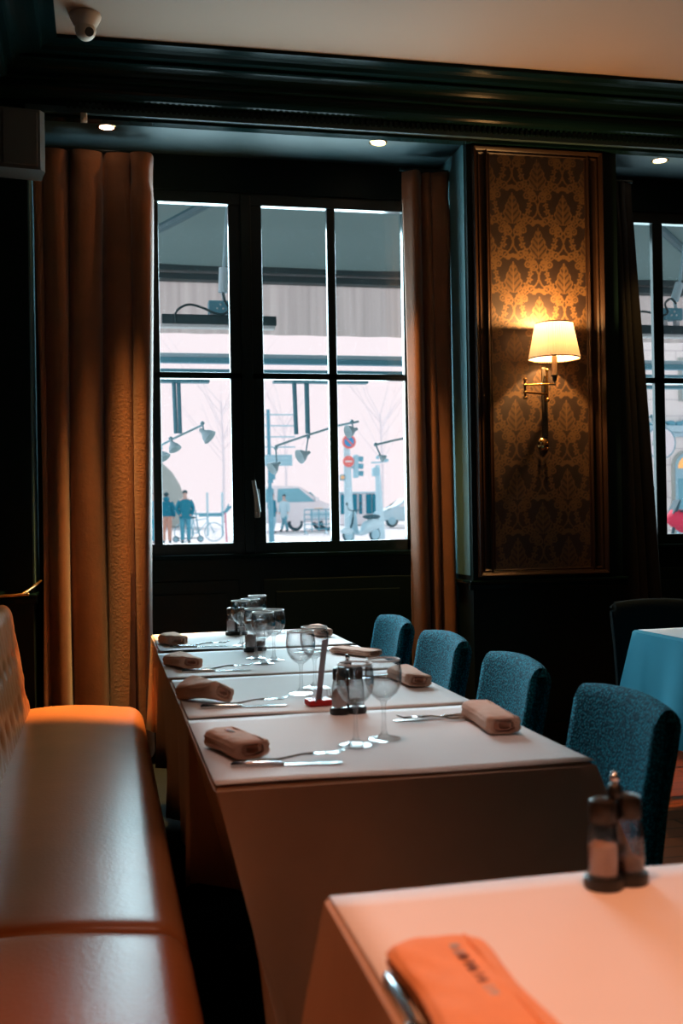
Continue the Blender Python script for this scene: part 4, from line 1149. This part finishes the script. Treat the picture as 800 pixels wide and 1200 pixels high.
# van
Y = 50.0; p = stand(350, Y); t = thing('van', 'white van with bluish windows parked across the street', 'van', p)
sx = lambda px: at(px, 600, Y).x-p.x
k = sx(390)
body = [(-2.6, .35), (-2.6, 1.95), (-1.3, 2.05), (-.1, 2.02), (.75, 1.32), (1.55, 1.12), (1.72, .85), (1.72, .35)]
bm = nb(); prism(bm, body, (0, -.95, 0), (1, 0, 0), (0, 0, 1), (0, 1.9, 0)); bmesh.ops.bevel(bm, geom=bm.edges[:], offset=.07, segments=2, affect='EDGES'); obj('body', bm, M_vanw, t, True)
bm = nb(); prism(bm, [(-1.15, 1.28), (-1.12, 1.90), (-.16, 1.92), (.60, 1.30)], (0, -.97, 0), (1, 0, 0), (0, 0, 1), (0, 1.94, 0)); obj('side_window', bm, M_vangl, t)
bm = nb(); prism(bm, [(.35, 1.72), (.40, 1.76), (.82, 1.36), (.78, 1.30)], (0, -.8, 0), (1, 0, 0), (0, 0, 1), (0, 1.6, 0)); obj('windscreen', bm, M_vangl, t)
bm = nb(); prism(bm, [(-2.4, 1.28), (-2.4, 1.88), (-1.3, 1.90), (-1.3, 1.28)], (0, -.96, 0), (1, 0, 0), (0, 0, 1), (0, .02, 0)); obj('side_window', bm, M_vangl, t)
wheel(t, (-.32, -.86, .33), .36, .24, M_tyre, M_vanw, th=.16); wheel(t, (1.15, -.86, .33), .36, .24, M_tyre, M_vanw, th=.16); wheel(t, (-2.1, -.86, .33), .36, .24, M_tyre, M_vanw, th=.16); wheel(t, (1.15, .86, .33), .36, .24, M_tyre, M_vanw, th=.16)
bm = nb(); box2(bm, (.35, -.985, .55), (1.55, -.95, .86), .01); obj('lower_panel', bm, M_sky1, t)
bm = nb(); box2(bm, (.55, -.99, .92), (.95, -.95, 1.0), .01); obj('side_lamp', bm, mat('amber_lens', (.85, .5, .25)), t)
bm = nb(); box2(bm, (.55, -1.15, 1.3), (.75, -.97, 1.5), .03); obj('wing_mirror', bm, M_vanw, t)
# pedestrian barrier in front of the van
p = stand(372, 44.0); t = thing('street_barrier', 'blue metal crowd barrier in front of the white van', 'barrier', p)
bm = nb()
tube(bm, [(-.55, 0, .1), (-.55, 0, 1.0), (.85, 0, 1.0), (.85, 0, .1)], .03, 8)
for z in (.8, .6, .4, .2): tube(bm, [(-.55, 0, z), (.55, 0, z)], .022, 6)
for x in (-.25, .05, .35): tube(bm, [(x, 0, .1), (x, 0, 1.0)], .025, 6)
obj('frame', bm, M_sky3, t, True)
for x in (-.5, .35):
    bm = nb(); tube(bm, [(x, -.3, 0), (x, 0, .12), (x, .3, 0)], .03, 6); obj('foot', bm, M_sky2, t, True)
# kiosk with dark teal panels
Y = 58.0; p = stand(435, Y); t = thing('kiosk', 'kiosk with tall teal panels behind the traffic light', 'kiosk', p)
sx = lambda px: at(px, 600, Y).x-p.x; Zt = lambda py: at(435, py, Y).z-p.z
bm = nb(); box2(bm, (sx(398), .2, 0), (sx(447), 1.8, Zt(577)), .05); obj('housing', bm, M_vanw, t)
for a, b in ((400, 407), (413, 419), (421.5, 425), (430, 436), (437, 441)):
    bm = nb(); box2(bm, (sx(a), .1, Zt(602)), (sx(b), .22, Zt(579)), .03); obj('panel', bm, M_teal, t)
bm = nb(); box2(bm, (sx(396), 0, Zt(578)), (sx(449), 2.0, Zt(576)), .04); obj('roof', bm, M_sky1, t)
# car at the right of the pane
p = stand(474, 52.0); t = thing('car', 'pale blue car half hidden by the narrow curtain', 'car', p)
bm = nb(); prism(bm, [(-1.4, .3), (-1.4, .72), (-1.15, .86), (-.6, 1.0), (-.1, 1.42), (1.3, 1.46), (2.0, .95), (2.3, .85), (2.3, .3)], (0, -.8, 0), (1, 0, 0), (0, 0, 1), (0, 1.6, 0)); bmesh.ops.bevel(bm, geom=bm.edges[:], offset=.06, segments=2, affect='EDGES'); obj('body', bm, M_sky1, t, True)
bm = nb(); prism(bm, [(-.5, 1.0), (-.05, 1.36), (1.2, 1.39), (1.75, 1.0)], (0, -.82, 0), (1, 0, 0), (0, 0, 1), (0, 1.64, 0)); obj('side_window', bm, M_vanw, t)
for x in (-.85, 1.6):
    wheel(t, (x, -.72, .32), .32, .2, M_tyre, M_sky2, th=.14)
bm = nb(); box2(bm, (-1.45, -.7, .62), (-1.38, .7, .72), .01); box2(bm, (-1.47, -.75, .36), (-1.38, .75, .50), .02); obj('bumper', bm, M_sky3, t)
# bare street tree and the pale house rows beyond
def bare_tree(label, px, Y, h):
    p = stand(px, Y); t = thing('bare_tree', label, 'tree', p, 0, 'bare trees along the street'); rnd = random.Random(int(px))
    bm = nb(); tube(bm, [(0, 0, 0), (.05, 0, h*.3), (-.05, 0, h*.6)], [.11, .08, .05], 8); obj('trunk', bm, M_twig, t, True)
    bm = nb()
    for k in range(16):
        a = rnd.uniform(0, 6.28); z = h*rnd.uniform(.3, .62); l = h*rnd.uniform(.25, .5)
        q = V((0, 0, z)); d = V((math.cos(a)*.7, math.sin(a)*.7, .8)).normalized(); m_ = q+d*l*.55+V((0, 0, .1)); e = q+d*l+V((rnd.uniform(-.3, .3), 0, .5))
        tube(bm, [q, m_, e], [.03, .018, .006], 5)
        for j in range(3):
            f_ = m_+(e-m_)*rnd.uniform(0, .7); tube(bm, [f_, f_+V((rnd.uniform(-.7, .7), rnd.uniform(-.5, .5), rnd.uniform(.2, .8)))], [.010, .004], 4)
    obj('branches', bm, M_twig, t)
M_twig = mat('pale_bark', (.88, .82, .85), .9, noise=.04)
bare_tree('bare pale tree beyond the heater in the left pane', 262, 70.0, 13.0)
bare_tree('bare pale tree beyond the right-hand door panes', 448, 72.0, 12.0)
bare_tree('bare pale tree beyond the signpost', 335, 75.0, 11.0)

# stone house front seen through the second window
Y = 22.0; p = stand(738, Y); t = thing('stone_house', 'pale stone house front with an arched window beyond the second window', 'building', p); inv = Matrix.Identity(4)
sx = lambda px: at(px, 600, Y).x-p.x; Zt = lambda py: at(770, py, Y).z-p.z
bm = nb(); box2(bm, (sx(732), 0, -.3), (sx(732)+7.5, 5, 6.6)); obj('wall', bm, M_stonef, t)
bm = nb()
z = Zt(622)
while z < 6.3:
    box2(bm, (sx(732), -.004, z), (sx(732)+7.5, .002, z+.018)); z += .36
    x = sx(732)+random.uniform(.1, .5)
    while x < sx(732)+7.3: box2(bm, (x, -.004, z-.36), (x+.016, .002, z)); x += random.uniform(.6, .9)
obj('stone_joints', bm, M_joint, t)
bm = nb(); box2(bm, (sx(732), -.16, Zt(507)), (sx(732)+7.5, .02, Zt(499)), .02); box2(bm, (sx(732), -.10, Zt(512)), (sx(732)+7.5, .02, Zt(507)), .02); obj('ledge', bm, M_sky1, t)
bm = nb(); rnd = random.Random(5); x = sx(740)
while x < sx(732)+6:
    ball(bm, (x, -.10, Zt(499)+rnd.uniform(.02, .10)), rnd.uniform(.04, .09), (1.3, 1, .8), 8, 6); x += rnd.uniform(.06, .22)
obj('ledge_plants', bm, M_sky3, t, True)
xa = sx(806); r_ = sx(818)-sx(806); zs = Zt(548)
archp = lambda r: [(xa-r, 0)]+[(xa+r*math.cos(PI-PI*i/16), zs+r*math.sin(PI-PI*i/16)) for i in range(17)]+[(xa+r, 0)]
r_ = xa-sx(787)
bm = nb(); prism(bm, archp(r_), (0, -.08, 0), (1, 0, 0), (0, 0, 1), (0, .1, 0)); obj('arch_surround', bm, M_stoneg, t)
bm = nb(); prism(bm, archp(r_*.86), (0, -.10, 0), (1, 0, 0), (0, 0, 1), (0, .06, 0)); o = obj('arched_window', bm, M_sky2, t)
bm = nb(); prism(bm, [(xa+r_*.72*math.cos(PI-PI*i/16), zs-.02+r_*.72*math.sin(PI-PI*i/16)) for i in range(17)], (0, -.12, 0), (1, 0, 0), (0, 0, 1), (0, .04, 0)); obj('lit_fanlight', bm, M_orangl, o)
bm = nb(); box2(bm, (xa-r_*.7, -.12, .0), (xa-.03, -.08, zs-.25)); box2(bm, (xa+.03, -.12, .0), (xa+r_*.7, -.08, zs-.25)); obj('door_panes', bm, M_vangl, o)
bm = nb(); box2(bm, (sx(797), -.05, Zt(470)), (sx(797)+.8, .02, Zt(440)+.4), .01); o = obj('upper_window', bm, M_stoneg, t)
bm = nb(); box2(bm, (sx(797)+.08, -.07, Zt(468)), (sx(797)+.72, .0, Zt(440)+.3)); obj('pane', bm, M_sky1, o)
# round sign ring on the house
Y2 = 21.6; c = at(774, 519, Y2); t = thing('hanging_sign', 'round thin-ringed sign with a green leaf mark in the second window', 'sign', c)
R_ = (at(791, 519, Y2).x-at(757, 519, Y2).x)/2
bm = nb(); tube(bm, [(R_*math.cos(2*PI*i/40), 0, R_*math.sin(2*PI*i/40)) for i in range(41)], .012, 6, False); obj('ring', bm, M_sky3, t, True)
bm = nb(); tube(bm, [(0, 0, 0), (0, .02, 0)], R_-.01, 32); obj('disc', bm, M_vanw, t)
bm = nb(); prism(bm, [(-.20, -.06), (-.17, .08), (-.08, .16), (-.09, .02), (-.14, -.07)], (0, -.02, 0), (1, 0, 0), (0, 0, 1), (0, .015, 0)); obj('leaf_mark', bm, mat('leaf_green', (.10, .35, .28), .7, noise=.05), t)
bm = nb(); prism(bm, [(-.08, -.12), (-.06, .02), (.01, -.02), (0, -.12)], (0, -.02, 0), (1, 0, 0), (0, 0, 1), (0, .015, 0)); obj('petal_mark', bm, M_salmon, t)
bm = nb(); tube(bm, [(0, 0, R_), (0, .0, R_+.1), (0, .28, R_+.1)], .012, 6); obj('hanger', bm, M_sky3, t, True)
# plants and a red parasol at the foot of the house
def shrub(label, px, Y, h, w):
    p = stand(px, Y); t = thing('potted_shrub', label, 'shrub', p, 0, 'shrubs below the stone house'); rnd = random.Random(int(px*3))
    bm = nb(); lathe(bm, [(0, 0), (.14, 0), (.19, .34), (.20, .36), (0, .36)], n=16); obj('pot', bm, M_sky2, t, True)
    bm = nb()
    for k in range(70):
        a = rnd.uniform(0, 6.28); r = rnd.uniform(.05, 1)*w; z = .36+rnd.uniform(.05, 1)*(h-.36)
        d = V((math.cos(a)*.8, math.sin(a)*.8, rnd.uniform(.2, 1))).normalized(); x, y = frame_of(d)
        q = V((r*math.cos(a)*.9, r*math.sin(a)*.9, z)); s = rnd.uniform(.08, .16)
        f = [bm.verts.new(v) for v in (q, q+d*s*.5+x*s*.22, q+d*s, q+d*s*.5-x*s*.22)]; bm.faces.new(f)
    for k in range(6): a = k*1.05; tube(bm, [(0, 0, .33), (w*.5*math.cos(a), w*.5*math.sin(a), h*.75)], [.012, .005], 5)
    obj('foliage', bm, M_leafs, t)
shrub('thin shrub right beside the dark curtain in the second window', 749, 19.0, 1.35, .28)
shrub('low leafy shrub at the foot of the stone house', 762, 18.2, 1.10, .22)
p = stand(788, 18.5); t = thing('motorcycle', 'motorcycle with a red fairing below the arched window', 'motorcycle', p)
wheel(t, (-.1, 0, .3), .3, .12, M_tyre, M_sky2); wheel(t, (1.25, 0, .3), .3, .12, M_tyre, M_sky2)
bm = nb(); rings(bm, [[V((x, w*math.cos(a), z+h_*math.sin(a))) for a in [2*PI*i/14 for i in range(14)]] for x, w, z, h_ in ((-.12, .06, .95, .05), (-.02, .18, .98, .16), (.18, .20, .92, .22), (.42, .16, .82, .16))]); obj('fairing', bm, M_redc, t, True)
bm = nb(); rings(bm, [[V((x, w*math.cos(a), z+h_*math.sin(a))) for a in [2*PI*i/14 for i in range(14)]] for x, w, z, h_ in ((.3, .12, .70, .2), (.6, .18, .78, .2), (.95, .16, .80, .14), (1.4, .06, .9, .05))]); obj('body', bm, M_sky3, t, True)
bm = nb(); ball(bm, (.85, 0, 1.0), .3, (1.2, .5, .3)); obj('seat', bm, M_tyre, t, True)
bm = nb(); tube(bm, [(-.1, 0, .3), (.08, 0, 1.08)], .03, 8); tube(bm, [(.15, -.35, 1.12), (.08, 0, 1.1), (.15, .35, 1.12)], .02, 8); prism(bm, [(-.06, 1.06), (.08, 1.32), (.11, 1.31), (.02, 1.05)], (0, -.12, 0), (1, 0, 0), (0, 0, 1), (0, .24, 0)); obj('handlebar', bm, M_tyre, t, True)

# ------------------------------------------------------------------ light
def light(name, typ, loc, col, energy, size=None, rot=None, **k):
    l = bpy.data.lights.new(name, typ); l.color = col; l.energy = energy
    if typ in ('POINT', 'SPOT') and size is not None: l.shadow_soft_size = size
    o = bpy.data.objects.new(name, l); C.objects.link(o); o.location = loc
    if rot: o.rotation_euler = rot
    for a, b in k.items(): setattr(l, a, b)
    return o
w = bpy.data.worlds.new('sky'); bpy.context.scene.world = w; w.use_nodes = True
nt = w.node_tree; bg = nt.nodes['Background']
tc = nt.nodes.new('ShaderNodeTexCoord'); sp = nt.nodes.new('ShaderNodeSeparateXYZ'); nt.links.new(tc.outputs['Generated'], sp.inputs[0])
cr = nt.nodes.new('ShaderNodeValToRGB')
cr.color_ramp.elements[0].position = .22; cr.color_ramp.elements[0].color = (1.0, .87, .92, 1)
cr.color_ramp.elements[1].position = .55; cr.color_ramp.elements[1].color = (.55, .68, .76, 1)
nt.links.new(sp.outputs['Z'], cr.inputs[0]); nt.links.new(cr.outputs[0], bg.inputs[0]); bg.inputs[1].default_value = 1.02
# low hazy sun over the street, left of the windows
az, el = math.radians(-15), math.radians(27)
d = V((math.sin(az)*math.cos(el), math.cos(az)*math.cos(el), math.sin(el)))
s = light('sun', 'SUN', (-8, 30, 16), (1.0, .95, .98), 5.0); s.data.angle = math.radians(14)
s.rotation_euler = (-d).to_track_quat('-Z', 'Y').to_euler()
# area lamps added outside the panes to stand in for daylight on the tables
for n, x0, x1, en in (('window_fill', .3, 1.69, 165), ('window_fill', 2.94, 4.76, 60)):
    l = bpy.data.lights.new(n, 'AREA'); l.shape = 'RECTANGLE'; l.size = x1-x0; l.size_y = 1.85; l.energy = en; l.color = (.62, .90, 1.0)
    o = bpy.data.objects.new(n, l); C.objects.link(o); o.location = ((x0+x1)/2, 6.42, 2.06); o.rotation_euler = (-PI/2, 0, 0)
light('wall_lamp_bulb', 'POINT', (lx, ly, zb+.176), (1, .50, .17), 62, .022)
for o, en in zip([x for x in C.objects if x.name.startswith('spotlight') and x.type == 'EMPTY'], (1500, 260, 40)):
    q = o.location
    light('downlight_beam', 'SPOT', (q.x, q.y, q.z-.03), (1, .52, .15), en, .03, (math.radians(-9 if en > 900 else 0), 0, 0), spot_size=math.radians(30 if en > 900 else 38), spot_blend=.6)
# unseen fill lights added to warm the ceiling, tables, bench and aisle floor
light('ceiling_fill', 'SPOT', (4.2, 3.0, 2.4), (1, .42, .14), 10, .08, (PI, 0, 0), spot_size=math.radians(150), spot_blend=.8)
light('table_fill_spot', 'SPOT', (.75, .8, 3.3), (1, .36, .19), 100, .06, (0, 0, 0), spot_size=math.radians(46), spot_blend=.45)
light('table_fill_spot', 'SPOT', (.55, 3.1, 3.3), (1, .62, .45), 25, .06, (0, 0, 0), spot_size=math.radians(42), spot_blend=.8)
light('table_fill_spot', 'SPOT', (.50, 2.42, 3.3), (1, .60, .48), 55, .06, (0, 0, 0), spot_size=math.radians(28), spot_blend=.6)
light('bench_fill_spot', 'SPOT', (-.1, .9, 3.3), (1, .36, .15), 150, .06, (0, 0, 0), spot_size=math.radians(60), spot_blend=.8)
light('pendant_lamp', 'POINT', (2.82, 2.6, 3.05), (1, .48, .16), 2, .025)  # unseen lamp inferred from the orange glint on the cornice
a = V((5.2, 5.0, 2.4)); light('aisle_fill_spot', 'SPOT', a, (1, .36, .08), 1100, .05, (V((2.65, 4.5, 0))-a).to_track_quat('-Z', 'Y').to_euler(), spot_size=math.radians(20), spot_blend=.5)  # added spot, aimed at the floor behind the far table
# ------------------------------------------------------------------ camera
cam = bpy.data.cameras.new('camera'); co = bpy.data.objects.new('camera', cam); C.objects.link(co)
cam.sensor_fit = 'VERTICAL'; cam.sensor_height = 36; cam.lens = 36*F/1200
cy_, sy_, cp_, sp_ = math.cos(YAW), math.sin(YAW), math.cos(PIT), math.sin(PIT)
f = V((sy_*cp_, cy_*cp_, sp_)); r = V((cy_, -sy_, 0)); u = V((-sy_*sp_, -cy_*sp_, cp_))
c_, s_ = math.cos(ROLL), math.sin(ROLL)
r2 = r*c_-u*s_; u2 = u*c_+r*s_
Mx = Matrix((r2, u2, -f)).transposed().to_4x4(); Mx.translation = (0, 0, H); co.matrix_world = Mx
cam.clip_start = .05; cam.clip_end = 400
cam.dof.use_dof = True; cam.dof.focus_distance = 4.5; cam.dof.aperture_fstop = 4.0
sc_ = bpy.context.scene; sc_.camera = co
vs_ = sc_.view_settings; vs_.view_transform = 'Standard'; vs_.look = 'None'; vs_.exposure = .15; vs_.gamma = 1; vs_.use_curve_mapping = False
sc_.cycles.use_denoising = True; sc_.cycles.max_bounces = 10; sc_.cycles.transparent_max_bounces = 24; sc_.cycles.sample_clamp_indirect = 6
sc_.cycles.caustics_reflective = False; sc_.cycles.caustics_refractive = False
